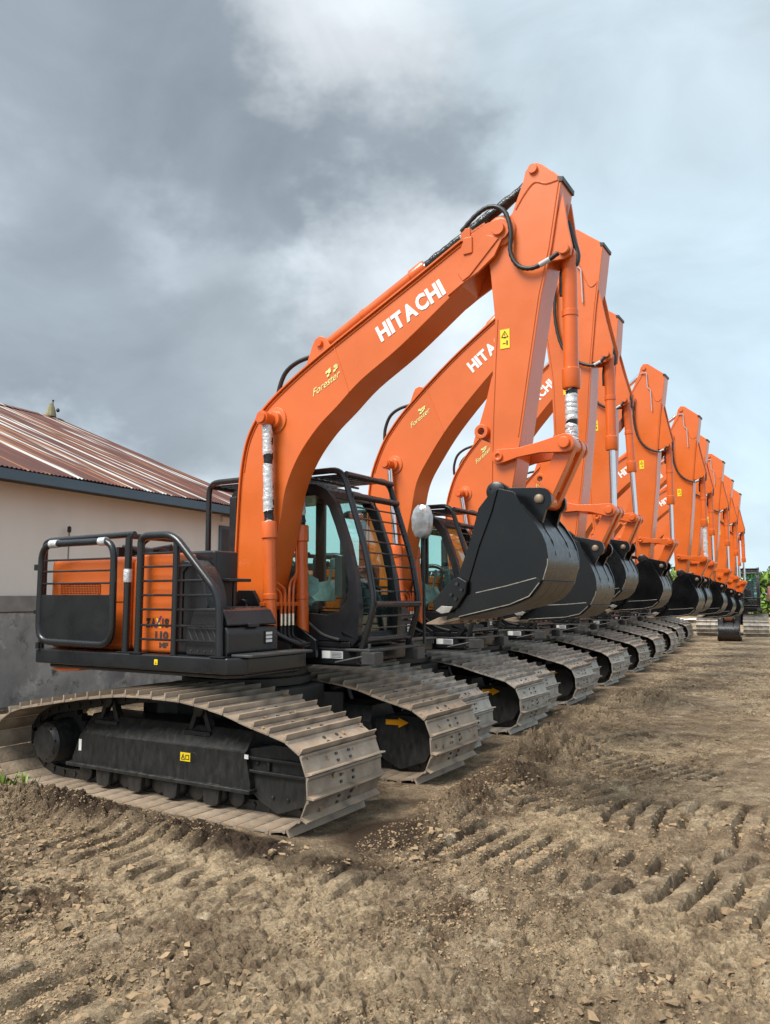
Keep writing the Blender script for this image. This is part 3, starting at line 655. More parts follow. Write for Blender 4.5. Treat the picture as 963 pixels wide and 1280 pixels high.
# ------------------------------------------------------------------ front equipment
def rot(p, c, t):
    x, z = p[0] - c[0], p[1] - c[1]; ct, st = math.cos(t), math.sin(t)
    return (c[0] + x * ct - z * st, c[1] + x * st + z * ct)
F = (.13, 1.47)
V_SHORT = dict(
    top=[(-.005, 1.44), (-.01, 1.80), (.004, 2.20), (.025, 2.57), (.065, 2.82), (.126, 2.985), (.223, 3.125), (.364, 3.25), (.58, 3.395), (.79, 3.52), (1.04, 3.655), (1.43, 3.857), (1.87, 4.085), (2.22, 4.27), (2.40, 4.345)],
    bot=[(2.10, 3.845), (1.65, 3.525), (1.276, 3.30), (1.04, 3.11), (.84, 2.95), (.65, 2.73), (.518, 2.466), (.454, 2.161), (.373, 1.856), (.27, 1.43)],
    plate=[(2.08, 3.845), (2.19, 3.91), (2.34, 3.985), (2.47, 4.08)], tip=(2.51, 4.275), tipr=.085, hw=.15, ahw=.125,
    bc=(.372, 3.067), af=(.825, 3.70), lug=[(.64, 3.42), (.745, 3.69), (.775, 3.745), (.825, 3.765), (.875, 3.745), (.98, 3.60)],
    arm=[(2.60, 4.40), (2.69, 4.62), (2.709, 4.694), (2.745, 4.739), (2.80, 4.743), (2.846, 4.71), (2.989, 4.571), (2.947, 4.338), (2.899, 4.065), (2.815, 3.728), (2.737, 3.275), (2.64, 2.702), (2.565, 2.33), (2.53, 2.24), (2.46, 2.21), (2.40, 2.25), (2.385, 2.364), (2.405, 2.877), (2.43, 3.30), (2.45, 3.60), (2.42, 3.95), (2.40, 4.12), (2.42, 4.25)],
    lugarm=[(2.43, 3.30), (2.378, 3.18), (2.336, 3.02), (2.262, 2.80)], ring=(2.313, 2.775), lugend=[(2.345, 2.715), (2.402, 2.62)],
    bracket=[(2.985, 4.47), (3.015, 4.22), (3.045, 4.05), (3.03, 3.985), (2.975, 3.965), (2.86, 3.97), (2.87, 4.05)],
    ctop=(2.772, 4.694), cb=(2.988, 4.033), la=(2.482, 2.558), lb=(2.977, 2.612), ba=(2.462, 2.301), bb=(2.787, 2.228), acap=.9, bcap=1.0,
    text=(1.476, 3.585), tang=26.6, tw=.655, th=.142, fpos=(.80, 3.225), fang=27, bk=0., sticker=(2.49, 3.37), seams=[((1.00, 3.645), (1.16, 3.22)), ((2.19, 4.235), (2.30, 3.99))])
V_LONG = dict(
    top=[(-.03, 1.44), (-.06, 1.9), (-.075, 2.4), (-.05, 2.95), (.095, 3.353), (.252, 3.591), (.474, 3.829), (1.01, 4.294), (1.57, 4.70), (2.0, 4.985), (2.12, 5.04)],
    bot=[(1.86, 4.40), (1.412, 3.985), (1.003, 3.55), (.74, 3.19), (.579, 2.906), (.502, 2.532), (.425, 2.158), (.35, 1.8), (.27, 1.43)],
    plate=[(1.85, 4.40), (1.97, 4.52), (2.08, 4.66), (2.16, 4.80)], tip=(2.195, 4.945), tipr=.105, hw=.17, ahw=.14,
    bc=(.24, 3.135), af=(.565, 4.01), lug=[(.36, 3.68), (.48, 4.00), (.51, 4.055), (.565, 4.075), (.62, 4.055), (.76, 3.93)],
    arm=[(2.22, 5.08), (2.37, 5.40), (2.398, 5.507), (2.45, 5.57), (2.52, 5.56), (2.80, 5.335), (2.745, 4.93), (2.704, 4.64), (2.645, 4.10), (2.60, 3.5), (2.52, 2.8), (2.44, 2.25), (2.40, 2.15), (2.33, 2.115), (2.26, 2.15), (2.235, 2.28), (2.215, 2.7), (2.215, 3.2), (2.20, 3.9), (2.13, 4.5), (2.09, 4.8), (2.11, 4.97)],
    lugarm=[(2.215, 3.42), (2.14, 3.28), (2.06, 3.10), (1.975, 2.90)], ring=(2.03, 2.87), lugend=[(2.07, 2.80), (2.215, 2.66)],
    bracket=[(2.735, 4.85), (2.80, 4.50), (2.865, 4.20), (2.85, 4.08), (2.78, 4.05), (2.62, 4.07), (2.63, 4.2)],
    ctop=(2.455, 5.49), cb=(2.79, 4.13), la=(2.315, 2.54), lb=(2.79, 2.485), ba=(2.33, 2.22), bb=(2.60, 2.10), acap=1.05, bcap=1.0,
    text=(1.30, 4.125), tang=36.5, tw=.655, th=.142, fpos=(.50, 3.56), fang=35, bk=-9., sticker=(2.33, 3.75), seams=[((.70, 4.02), (.93, 3.48)), ((1.75, 4.80), (1.92, 4.47))])

def cylinder(root, name, p0, p1, y, r, cap_at, rr, wrapped, bands=1):
    L0 = math.dist(p0, p1)
    b = MB()
    b.tube([(-.0, y * 0, 0), (.02, 0, 0), (cap_at - .14, 0, 0)], r, 18)
    b.lathe([(r, cap_at - .15), (r * 1.22, cap_at - .14), (r * 1.22, cap_at - .012), (r * 1.12, cap_at), (rr, cap_at + .002)], 'x', (0, 0, 0), 20)
    b.lathe([(r * .5, -r * 1.05), (r * 1.0, -r * 1.05), (r * 1.0, r * 1.05), (r * .5, r * 1.05)], 'y', (0, 0, 0), 16)
    for i in range(bands): b.lathe([(r, .42), (r * 1.1, .425), (r * 1.1, .465), (r, .47)], 'x', (0, 0, 0), 18)
    o = b.build(name, M['orange2'], root, smooth=32)
    q = MB(); q.tube([(-(L0 - cap_at) - .25, 0, 0), (-.03, 0, 0)], rr, 14)
    rod = q.build('rod', M['chrome'], o)
    q = MB(); q.lathe([(rr * .6, -rr * 1.5), (rr * 1.6, -rr * 1.5), (rr * 1.6, rr * 1.5), (rr * .6, rr * 1.5)], 'y', (0, 0, 0), 16)
    eye = q.build('rod_eye', M['orange2'], o)
    o['rods'] = 1
    if wrapped:
        gap = L0 - cap_at
        n = 26; pts = [(cap_at + .005 + (gap - .05) * i / n, random.uniform(-.004, .004), random.uniform(-.004, .004)) for i in range(n + 1)]
        q = MB(); q.tube(pts, rr * 1.2, 12, radii=[rr * random.uniform(1.08, 1.32) for _ in pts]); q.build('black_wrap', M['blackwrap'], o)
        if wrapped == 2:
            for (a, b2) in ((.10, .56), (.64, .95)):
                m_ = 22; pts = [(cap_at + gap * (a + (b2 - a) * i / m_), random.uniform(-.002, .002) - .007, random.uniform(-.003, .003)) for i in range(m_ + 1)]
                q = MB(); q.tube(pts, rr * 1.3, 14, radii=[rr * random.uniform(1.22, 1.44) for _ in pts]); q.build('foil_wrap', M['foil'], o)
    return o, rod, eye
def aim(parts, p0, p1, y):
    o, rod, eye = parts
    a = math.atan2(p1[1] - p0[1], p1[0] - p0[0])
    o.location = (p0[0], y, p0[1]); o.rotation_euler = (0, -a, 0)
    d = math.dist(p0, p1)
    rod.location = (d, 0, 0); eye.location = (d, 0, 0)

def sub(pts, c): return [(p[0] - c[0], p[1] - c[1]) for p in pts]
def bucket_geo(root, V):
    A0, B0 = (2.462, 2.301), (2.787, 2.228)
    side = [(2.40, 2.17), (2.47, 2.25), (2.55, 2.30), (2.66, 2.27), (2.73, 2.15), (2.80, 2.067), (2.86, 1.97), (2.888, 1.90), (2.90, 1.82), (2.896, 1.765), (2.86, 1.658), (2.773, 1.551), (2.628, 1.492), (2.387, 1.435), (2.137, 1.379), (2.15, 1.44), (2.235, 1.693), (2.33, 1.93)]
    back = [(2.60, 2.245), (2.66, 2.20), (2.73, 2.12), (2.80, 2.045), (2.86, 1.95), (2.888, 1.88), (2.90, 1.80), (2.892, 1.74), (2.86, 1.658), (2.82, 1.60), (2.773, 1.551), (2.70, 1.515), (2.628, 1.492), (2.387, 1.435), (2.137, 1.379)]
    s_ = lambda pts: sub(pts, A0)
    hw = .335
    ba = s_(back)
    def inset(pts, d):
        o = []
        for i, (x, z) in enumerate(pts):
            a = Vector(pts[max(i - 1, 0)]); b = Vector(pts[min(i + 1, len(pts) - 1)]); dd = (b - a).normalized(); nn = Vector((dd.y, -dd.x))
            o.append((x + nn.x * d, z + nn.y * d))
        return o
    q = MB(); q.prism(ba + inset(ba, .018)[::-1], -hw - .004, hw + .004, 0)
    bk = q.build('bucket', M['bucketback'], root, smooth=25)
    for s in (-1, 1):
        q = MB(); q.prism(s_(side), s * hw - .009, s * hw + .009); q.build('side_plate', M['bucket'], bk, bevel=.003)
        # reinforcement along the mouth and the heel
        q = MB(); q.prism(s_([(2.40, 2.165), (2.47, 2.245), (2.545, 2.29), (2.50, 2.14), (2.40, 1.90), (2.34, 1.72), (2.30, 1.60), (2.20, 1.56), (2.24, 1.70), (2.33, 1.93)]), s * (hw + .0155) - .006, s * (hw + .0155) + .006); q.build('edge_plate', M['bucket'], bk, bevel=.002)
        q = MB(); q.prism(s_([(2.25, 1.545), (2.60, 1.615), (2.83, 1.67), (2.855, 1.655), (2.765, 1.552), (2.625, 1.496), (2.385, 1.441), (2.20, 1.40)]), s * (hw + .0155) - .006, s * (hw + .0155) + .006); q.build('heel_plate', M['bucket'], bk, bevel=.002)
        q = MB(); e = s * (hw + .022)
        q.tube([(x, e, z) for x, z in s_([(2.375, 1.572), (2.60, 1.618), (2.82, 1.672)])], .0035, 5)
        q.tube([(x, e, z) for x, z in s_([(2.84, 1.64), (2.765, 1.549), (2.625, 1.493), (2.385, 1.438), (2.24, 1.405)])], .0035, 5)
        q.tube([(x, s * (hw + .006), z) for x, z in s_([(2.895, 1.80), (2.893, 1.76), (2.86, 1.66)])], .004, 5)
        q.build('weld_edge', M['edge'], bk)
        # side cutter
        q = MB(); q.prism(s_([(2.06, 1.44), (2.05, 1.52), (2.20, 1.665), (2.255, 1.685), (2.32, 1.65), (2.31, 1.57), (2.24, 1.47), (2.17, 1.43)]), s * (hw + .038) - .016, s * (hw + .038) + .016); sc = q.build('side_cutter', M['bucket'], bk, bevel=.008)
        q = MB(); q.prism(s_([(2.075, 1.447), (2.12, 1.48), (2.21, 1.475), (2.18, 1.435), (2.12, 1.425)]), s * (hw + .056) - .003, s * (hw + .056) + .004)
        q.build('cutter_face', M['edge'], bk, bevel=.002)
        q = MB()
        for (bx, bz) in ((2.245, 1.635), (2.28, 1.595), (2.20, 1.56), (2.235, 1.53)):
            x, z = s_([(bx, bz)])[0]; q.cyl((x, s * (hw + .054), z), (x, s * (hw + .068), z), .013, 6)
        q.build('cutter_bolts', M['bucketback'], bk)
        # ear
        q = MB()
        ear = arc(A0, .075, 200, 65, 8) + [(2.56, 2.325)] + arc(B0, .085, 75, -60, 8) + [(2.80, 2.06), (2.74, 2.10), (2.60, 2.20), (2.45, 2.21)]
        q.prism(s_(ear), s * .155 - .02, s * .155 + .02); q.build('ear', M['bucket'], bk, bevel=.004)
        for c, r_, mm in ((A0, .072, 'char'), (B0, .034, 'tooth')):
            x, z = s_([c])[0]
            q = MB(); q.lathe([(r_, s * .17), (r_, s * .192), (r_ * .8, s * .20), (.004, s * .201)], 'y', (x, 0, z), 20)
            if r_ > .05:
                for k in range(3):
                    a = k * 2.1 + .5; q.cyl((x + .048 * math.cos(a), s * .195, z + .048 * math.sin(a)), (x + .048 * math.cos(a), s * .206, z + .048 * math.sin(a)), .009, 6)
            q.build('pin_cap', M[mm], bk)
        # gusset between ear and back sheet
        q = MB(); q.prism(s_([(2.74, 2.10), (2.80, 2.06), (2.875, 1.93), (2.90, 1.83), (2.86, 1.95), (2.79, 2.05)]), s * .155 - .012, s * .155 + .012)
        q.build('gusset', M['bucket'], bk)
    q = MB(); q.cyl((0, -.15, 0), (0, .15, 0), .035, 12); q.build('bucket_pin', M['bolt'], bk); x, z = s_([B0])[0]; q = MB(); q.cyl((x, -.15, z), (x, .15, z), .03, 12); q.build('bucket_pin', M['bolt'], bk)
    for i in range(4):                               # wear strips under the heel
        yy = -.252 + .168 * i
        w = s_([(2.86, 1.652), (2.82, 1.594), (2.773, 1.545), (2.70, 1.509), (2.628, 1.486), (2.387, 1.429), (2.20, 1.387)])
        q = MB(); q.prism(w + inset(w, -.010)[::-1], yy - .082, yy + .082); q.build('wear_strip', M['heel'], bk)
    q = MB(); q.prism(s_([(2.24, 1.412), (2.24, 1.385), (2.10, 1.352), (2.095, 1.365)]), -hw - .01, hw + .01); q.build('cutting_edge', M['tooth'], bk, bevel=.003)
    for i in range(5):
        yy = -.29 + .145 * i
        a, b = s_([(2.19, 1.418), (1.955, 1.345)])
        q = MB()
        vs = [(a[0], yy - .038, a[1]), (a[0], yy + .038, a[1]), (a[0] + .012, yy + .038, a[1] - .06), (a[0] + .012, yy - .038, a[1] - .06),
              (b[0] + .11, yy - .036, b[1] + .052), (b[0] + .11, yy + .036, b[1] + .052), (b[0] + .115, yy + .036, b[1] - .002), (b[0] + .115, yy - .036, b[1] - .002),
              (b[0], yy - .026, b[1] + .009), (b[0], yy + .026, b[1] + .009), (b[0] + .002, yy + .026, b[1]), (b[0] + .002, yy - .026, b[1])]
        fs = [(0, 3, 2, 1), (8, 9, 10, 11)] + [(j + k, j + (k + 1) % 4, j + 4 + (k + 1) % 4, j + 4 + k) for j in (0, 4) for k in range(4)]
        q.add(vs, fs); q.build('tooth', M['tooth'], bk, bevel=.004)
    return bk

def make_front(root, V, wrap, forest=True):
    hw, ahw = V['hw'], V['ahw']; P = {}
    # ---- boom, axes at its foot pin
    top = crom([p for p in V['top']], 4); bot = crom(V['bot'], 4)
    tipc = arc(V['tip'], V['tipr'], 105, -75, 8)
    b = MB(); b.prism(sub(top + [V['plate'][1], V['bot'][0]] + bot[1:], F), -hw, hw)
    boom = b.build('boom', M['orange'], root, bevel=.006, smooth=30)
    P['boom'] = boom
    for s in (-1, 1):                                    # fork plates that carry the arm
        q = MB(); pl = V['top'][-2:] + tipc + V['plate'][::-1]
        q.prism(sub(pl, F), s * (hw + .009) - .012, s * (hw + .009) + .012); q.build('fork_plate', M['orange'], boom, bevel=.003)
        x, z = sub([V['tip']], F)[0]
        q = MB(); q.lathe([(.050, s * (hw + .02)), (.050, s * (hw + .042)), (.047, s * (hw + .048)), (.003, s * (hw + .048))], 'y', (x, 0, z), 20); q.build('pin_cap', M['orange'], boom)
        # doubler plate
        t0, t1 = Vector(V['tip']), Vector(V['plate'][0]); d = (t0 - t1).normalized(); n_ = Vector((-d.y, d.x))
        cpt = t0 - d * .33 + n_ * .03
        q = MB(); dp = [tuple(t0 + n_ * .05 - d * .08), tuple(t0 - n_ * .05 - d * .05), tuple(cpt - n_ * .08 - d * .06), tuple(cpt - n_ * .06 - d * .12), tuple(cpt + n_ * .02 - d * .10)]
        q.prism(sub(dp, F), s * (hw + .026) - .005, s * (hw + .026) + .005); q.build('doubler_plate', M['orange'], boom, bevel=.003)
        # boss that holds the boom cylinder pin
        x, z = sub([V['bc']], F)[0]
        q = MB(); q.lathe([(.115, s * hw), (.115, s * (hw + .012)), (.075, s * (hw + .016)), (.072, s * (hw + .055))], 'y', (x + .03, 0, z), 24)
        q.build('pin_boss', M['orange'], boom, bevel=.004)
        q = MB(); q.lathe([(.062, s * (hw + .03)), (.062, s * (hw + .16)), (.047, s * (hw + .160)), (.047, s * (hw + .175)), (.044, s * (hw + .180)), (.003, s * (hw + .180))], 'y', (x, 0, z), 20)
        q.build('cylinder_pin', M['orange2'], boom)
    # top and bottom flanges
    q = MB(); tp = sub(top[3:], F); up = []
    for i, (x, z) in enumerate(tp):
        a = Vector(tp[max(i - 1, 0)]); c = Vector(tp[min(i + 1, len(tp) - 1)]); dd = (c - a).normalized(); up.append((x - dd.y * .014, z + dd.x * .014))
    q.prism(tp + up[::-1], -hw - .022, hw + .022); q.build('top_flange', M['orange'], boom, smooth=30)
    q = MB()
    for s in (-1, 1):
        inn = []
        off = []
        for i, (x, z) in enumerate(tp):
            a = Vector(tp[max(i - 1, 0)]); c = Vector(tp[min(i + 1, len(tp) - 1)]); dd = (c - a).normalized()
            inn.append((x + dd.y * .022, s * (hw + .004), z - dd.x * .022))
        q.tube(inn[10:-2], .005, 5)
    q.build('top_weld', M['orange'], boom)
    for a, c in V['seams']:
        a, c = sub([a, c], F); d = (Vector(c) - Vector(a)).normalized(); n_ = Vector((d.y, -d.x)) * .006
        for s in (-1, 1): q = MB(); q.prism([(a[0] - n_.x, a[1] - n_.y), (a[0] + n_.x, a[1] + n_.y), (c[0] + n_.x, c[1] + n_.y), (c[0] - n_.x, c[1] - n_.y)], s * (hw + .001) - .003, s * (hw + .001) + .003); q.build('weld_seam', M['orange'], boom)
    # arm cylinder lug
    for s in (-1, 1):
        q = MB(); q.prism(sub(V['lug'], F), s * .085 - .014, s * .085 + .014); q.build('cylinder_lug', M['orange'], boom, bevel=.004)
    x, z = sub([V['af']], F)[0]; q = MB().cyl((x, -.125, z), (x, .125, z), .032, 14); q.build('lug_pin', M['orange2'], boom)
    # lettering
    ux = Vector((math.cos(R(V['tang'])), math.sin(R(V['tang'])))); uz = Vector((-ux.y, ux.x))
    q = MB(); o = sub([V['text']], F)[0]
    widths = [('H', .125), ('I', .040), ('T', .120), ('A', .140), ('C', .125), ('H', .125), ('I', .040)]
    gap = .011; tot = sum(w for _, w in widths) + gap * 6; pos = 0
    for ch, w in widths:
        k = V['tw'] / tot
        put_text(q, ch, (o[0] + ux.x * pos * k, o[1] + ux.y * pos * k), tuple(ux * w * k), tuple(uz * V['th']), -hw - .004, .045); pos += w + gap
    q.build('lettering', M['white'], boom, smooth=0)
    if forest:
        ux = Vector((math.cos(R(V['fang'])), math.sin(R(V['fang'])))); uz = Vector((-ux.y, ux.x)); o = sub([V['fpos']], F)[0]
        q = MB(); put_text(q, 'Forester', o, tuple(ux * .30), tuple(uz * .058), -hw - .004, .004, 0, .12)
        lf = Vector(o) + ux * .20 + uz * .055
        for k in range(9):
            a = lf + ux * random.uniform(-.02, .10) + uz * random.uniform(0, .05)
            q.add([(a.x, -hw - .005 - k * .0003, a.y), (a.x + .02, -hw - .005 - k * .0003, a.y + .012), (a.x + .022, -hw - .005 - k * .0003, a.y + .034), (a.x - .004, -hw - .005 - k * .0003, a.y + .02)], [(0, 1, 2, 3)])
        q.build('boom_decal', M['lime'], boom, smooth=0)
    # hoses on the bend, hose bundle along the arm cylinder
    q = MB(); L0 = V['lug'][0]
    for i in range(2):
        k = .05 * i
        q.tube([(x - F[0], -.05 + .1 * i, z - F[1]) for x, z in crom([(L0[0] - .30 + k, L0[1] - .20 + k * .5), (L0[0] - .29 + k, L0[1] - .06), (L0[0] - .22 + k, L0[1] + .09 - k), (L0[0] - .08 + k, L0[1] + .17 - k), (L0[0] + .12, L0[1] + .20 - k)], 6)], .020, 8)
    q.build('hose', M['rubber'], boom)
    # ---- arm
    T = V['tip']; ring = V['ring']
    q = MB(); q.prism(sub(V['arm'], T), -ahw, ahw)
    arm = q.build('arm', M['orange'], root, bevel=.006, smooth=25); P['arm'] = arm
    rr = .055 if hw < .16 else .062
    lug = V['lugarm'] + [(ring[0] + rr * .7 * math.cos(R(a)), ring[1] + rr * .7 * math.sin(R(a))) for a in (165, 130, 90, 45, 0, -40, -80)] + V['lugend']
    q = MB(); q.prism(sub(lug, T), -.045, .045); q.build('lug_plate', M['orange'], arm, bevel=.003)
    x, z = sub([ring], T)[0]
    q = MB(); q.lathe([(rr * .48, -.10), (rr, -.10), (rr, .10), (rr * .48, .10)], 'y', (x, 0, z), 24, closed=True); q.build('lug_ring', M['orange'], arm, bevel=.004)
    for s in (-1, 1):
        q = MB(); q.prism(sub(V['bracket'], T), s * (ahw - .03) - .012, s * (ahw - .03) + .012); q.build('cylinder_bracket', M['orange'], arm, bevel=.004)
    for c, r_, ln in ((V['ctop'], .036, .018), (V['cb'], .04, .012), (V['tip'], .12, .016)):
        x, z = sub([c], T)[0]
        for s in (-1, 1):
            q = MB(); q.lathe([(r_, s * (ahw - .01)), (r_, s * (ahw + ln)), (r_ * .95, s * (ahw + ln + .005)), (.003, s * (ahw + ln + .005))], 'y', (x, 0, z), 20); q.build('pin_cap', M['orange'], arm)
    # raised flange lines on the arm sides
    ra = [p for p in V['arm'] if 2.6 < p[1]]
    right = sorted([p for p in V['arm'][6:12]], key=lambda p: -p[1])
    q = MB()
    for s in (-1, 1):
        q.tube([(x - T[0] - .022, s * (ahw + .002), z - T[1]) for x, z in V['arm'][6:12]], .005, 5)
        lf = [p for p in V['arm'][15:20]]
        q.tube([(x - T[0] + .022, s * (ahw + .002), z - T[1]) for x, z in lf], .005, 5)
        e = V['arm']; q.tube([(x - T[0], s * (ahw + .002), z - T[1]) for x, z in crom([(e[0][0] + .03, e[0][1] + .02), (e[1][0] + .01, e[1][1] - .10), (e[1][0] + .09, e[1][1] - .03), (e[6][0] - .12, e[6][1] - .015), (e[6][0] - .02, e[6][1] - .01)], 5)], .006, 5)
    q.build('arm_weld', M['orange'], arm)
    q = MB(); e = V['arm'][6] if hw < .16 else V['arm'][5]; q.prism(sub([(e[0] - .03, e[1] - .03), (e[0] - .035, e[1] + .018), (e[0] + .012, e[1] + .006), (e[0] + .008, e[1] - .03)], T), -ahw - .006, ahw + .006); q.build('end_cap', M['rubber'], arm, bevel=.003)
    # yellow sticker
    sx, sz = sub([V['sticker']], T)[0]
    q = MB(); q.box(sx, sx + .075, -ahw - .004, -ahw - .001, sz, sz + .145); q.build('warning_sticker', M['yellow'], arm, smooth=0)
    q = MB(); yy = -ahw - .006
    tri = [(sx + .012, sz + .085), (sx + .064, sz + .085), (sx + .038, sz + .130)]
    for a, c in zip(tri, tri[1:] + tri[:1]): q.tube([(a[0], yy, a[1]), (c[0], yy, c[1])], .0022, 4)
    q.box(sx + .028, sx + .048, yy - .001, yy + .001, sz + .078, sz + .081); q.box(sx + .036, sx + .040, yy - .001, yy + .001, sz + .095, sz + .112); q.box(sx + .050, sx + .060, yy - .001, yy + .001, sz + .025, sz + .058); q.box(sx + .02, sx + .044, yy - .001, yy + .001, sz + .036, sz + .040)
    q.build('sticker_mark', M['ink'], arm, smooth=0)
    # hose loop at the arm head
    tx, tz = V['tip']; cbx, cbz = V['cb']
    if hw < .16:
        hp = [(2.20, 4.33), (2.33, 4.435), (2.45, 4.47), (2.56, 4.40), (2.605, 4.24), (2.60, 4.08), (2.655, 3.965), (2.75, 3.92), (2.86, 3.94), (2.965, 3.99)]
    else:
        hp = [(1.95, 5.08), (2.05, 5.14), (2.19, 5.12), (2.27, 4.98), (2.27, 4.60), (2.33, 4.30), (2.45, 4.12), (2.60, 4.03), (2.72, 4.02), (2.80, 4.09)]
    q = MB(); pts = crom(hp, 6); n_ = len(pts); q.tube([(x - tx, -ahw - .045, z - tz) for x, z in pts], .017, 8, radii=[.016 + .003 * (i % 2) for i in range(n_)]); q.build('hose', M['rubber'], arm)
    q = MB(); a, c = sub(pts[-9:-4:4], T); q.cyl((a[0], -ahw - .045, a[1]), (c[0], -ahw - .045, c[1]), .021, 8); q.build('hose_ferrule', M['greyp'], arm)
    q = MB(); x, z = sub([V['cb']], T)[0]; q.tube(crom([(x - .02, .06, z + .28), (x + .02, .05, z + .12), (x + .055, .03, z - .01), (x + .04, 0, z - .09), (x - .05, 0, z - .10), (x - .06, 0, z - .3)], 5), .02, 8); q.build('hose', M['rubber'], arm)
    q = MB(); x, z = V['arm'][4][0] - T[0] - .02, V['arm'][4][1] - T[1] - .22
    q.tube(fillet([(x - .10, -ahw - .02, z + .06), (x, -ahw - .02, z + .06), (x + .01, -ahw - .02, z - .20), (x + .06, -ahw - .02, z - .25), (x + .07, -ahw - .02, z - .62)], .02, 3), .008, 6)
    if hw > .16: q.build('grease_pipe', M['greyp'], arm)
    # ---- bucket, links
    bk = bucket_geo(root, V); P['bucket'] = bk
    la, lb = V['la'], V['lb']; P['links'] = []
    d = Vector(lb) - Vector(la); ang = math.degrees(math.atan2(d.y, d.x))
    for s in (-1, 1):
        q = MB(); ol = arc((0, 0), .055, 90 + ang, 270 + ang, 8); m_ = d * .5; n2 = Vector((-d.y, d.x)).normalized() * .034
        ol += [(d.x * .3 - n2.x, d.y * .3 - n2.y), (d.x * .62 - n2.x, d.y * .62 - n2.y)] + arc((d.x, d.y), .066, ang - 90, ang + 90, 8) + [(d.x * .62 + n2.x * 1.3, d.y * .62 + n2.y * 1.3), (d.x * .3 + n2.x, d.y * .3 + n2.y)]
        q.prism(ol, s * (ahw + .034) - .018, s * (ahw + .034) + .018)
        q.lathe([(.032, s * (ahw + .05)), (.036, s * (ahw + .068)), (.018, s * (ahw + .068)), (.016, s * (ahw + .055))], 'y', (0, 0, 0), 16)
        q.lathe([(.042, s * (ahw + .05)), (.042, s * (ahw + .070)), (.039, s * (ahw + .076)), (.003, s * (ahw + .076))], 'y', (d.x, 0, d.y), 16)
        P['links'].append(q.build('link_arm', M['orange2'], root, bevel=.004))
    q = MB(); e = Vector(V['bb']) - Vector(lb); n2 = Vector((-e.y, e.x)).normalized(); u = e.normalized(); ang2 = math.degrees(math.atan2(e.y, e.x))
    ol = arc((0, 0), .062, ang2 + 90, ang2 + 270, 8) + arc((e.x, e.y), .058, ang2 - 90, ang2 + 90, 8)
    for s in (-1, 1): q.prism(ol, s * .085 - .040, s * .085 + .040)
    q.prism([tuple(u * .09 - n2 * .045), tuple(u * (e.length - .09) - n2 * .045), tuple(u * (e.length - .09) + n2 * .042), tuple(u * .09 + n2 * .042)], -.06, .06)
    q.cyl((0, -.16, 0), (0, .16, 0), .03, 12); q.cyl((e.x, -.135, e.y), (e.x, .135, e.y), .058, 16)
    P['hlink'] = q.build('bucket_link', M['orange2'], root, bevel=.005)
    # ---- cylinders
    cbase = (.44, 1.10)
    P['bcyl'] = [cylinder(root, 'boom_cylinder', cbase, V['bc'], s, .056, 1.08, .034, wrap) for s in (-.225, .225)]
    P['acyl'] = cylinder(root, 'arm_cylinder', V['af'], V['ctop'], 0, .052, V['acap'] + .2, .034, 1 if wrap else 0)
    P['kcyl'] = cylinder(root, 'bucket_cylinder', V['cb'], V['lb'], 0, .055, V['bcap'], .034, wrap)
    # steel hose clamp on the boom and pipes
    q = MB()
    for i in range(2): q.tube([(x - F[0], -.09 + .18 * i, z - F[1] + .045) for x, z in top[-26:-4]], .012, 6)
    q.build('steel_pipe', M['orange2'], boom)
    q = MB(); t_ = V['top'][-1]; q2 = V['top'][-2]
    q.box(q2[0] - F[0] - .02, q2[0] - F[0] + .06, -hw - .03, .0, q2[1] - F[1] - .02, q2[1] - F[1] + .075); q.box(q2[0] - F[0] + .0, q2[0] - F[0] + .075, -hw - .034, -hw - .004, q2[1] - F[1] - .13, q2[1] - F[1] + .0); q.build('pipe_clamp', M['orange'], boom, bevel=.004)
    return P
def pose(P, V, tb=0., ta=0.):
    tb, ta = R(tb), R(ta)
    B = lambda p: rot(p, F, tb)
    T2 = B(V['tip'])
    def A(p):
        q = rot(p, V['tip'], ta); return (q[0] + T2[0] - V['tip'][0], q[1] + T2[1] - V['tip'][1])
    P['boom'].location = (F[0], 0, F[1]); P['boom'].rotation_euler = (0, -tb, 0)
    P['arm'].location = (T2[0], 0, T2[1]); P['arm'].rotation_euler = (0, -ta, 0)
    a = A(V['ba']); P['bucket'].location = (a[0], 0, a[1]); P['bucket'].rotation_euler = (0, -ta - R(V['bk']), 0)
    a = A(V['la'])
    for l_ in P['links']: l_.location = (a[0], 0, a[1]); l_.rotation_euler = (0, -ta, 0)
    a = A(V['lb']); P['hlink'].location = (a[0], 0, a[1]); P['hlink'].rotation_euler = (0, -ta, 0)
    for s, c in zip((-.225, .225), P['bcyl']): aim(c, (.44, 1.10), B(V['bc']), s)
    aim(P['acyl'], B(V['af']), A(V['ctop']), 0)
    aim(P['kcyl'], A(V['cb']), A(V['lb']), 0)

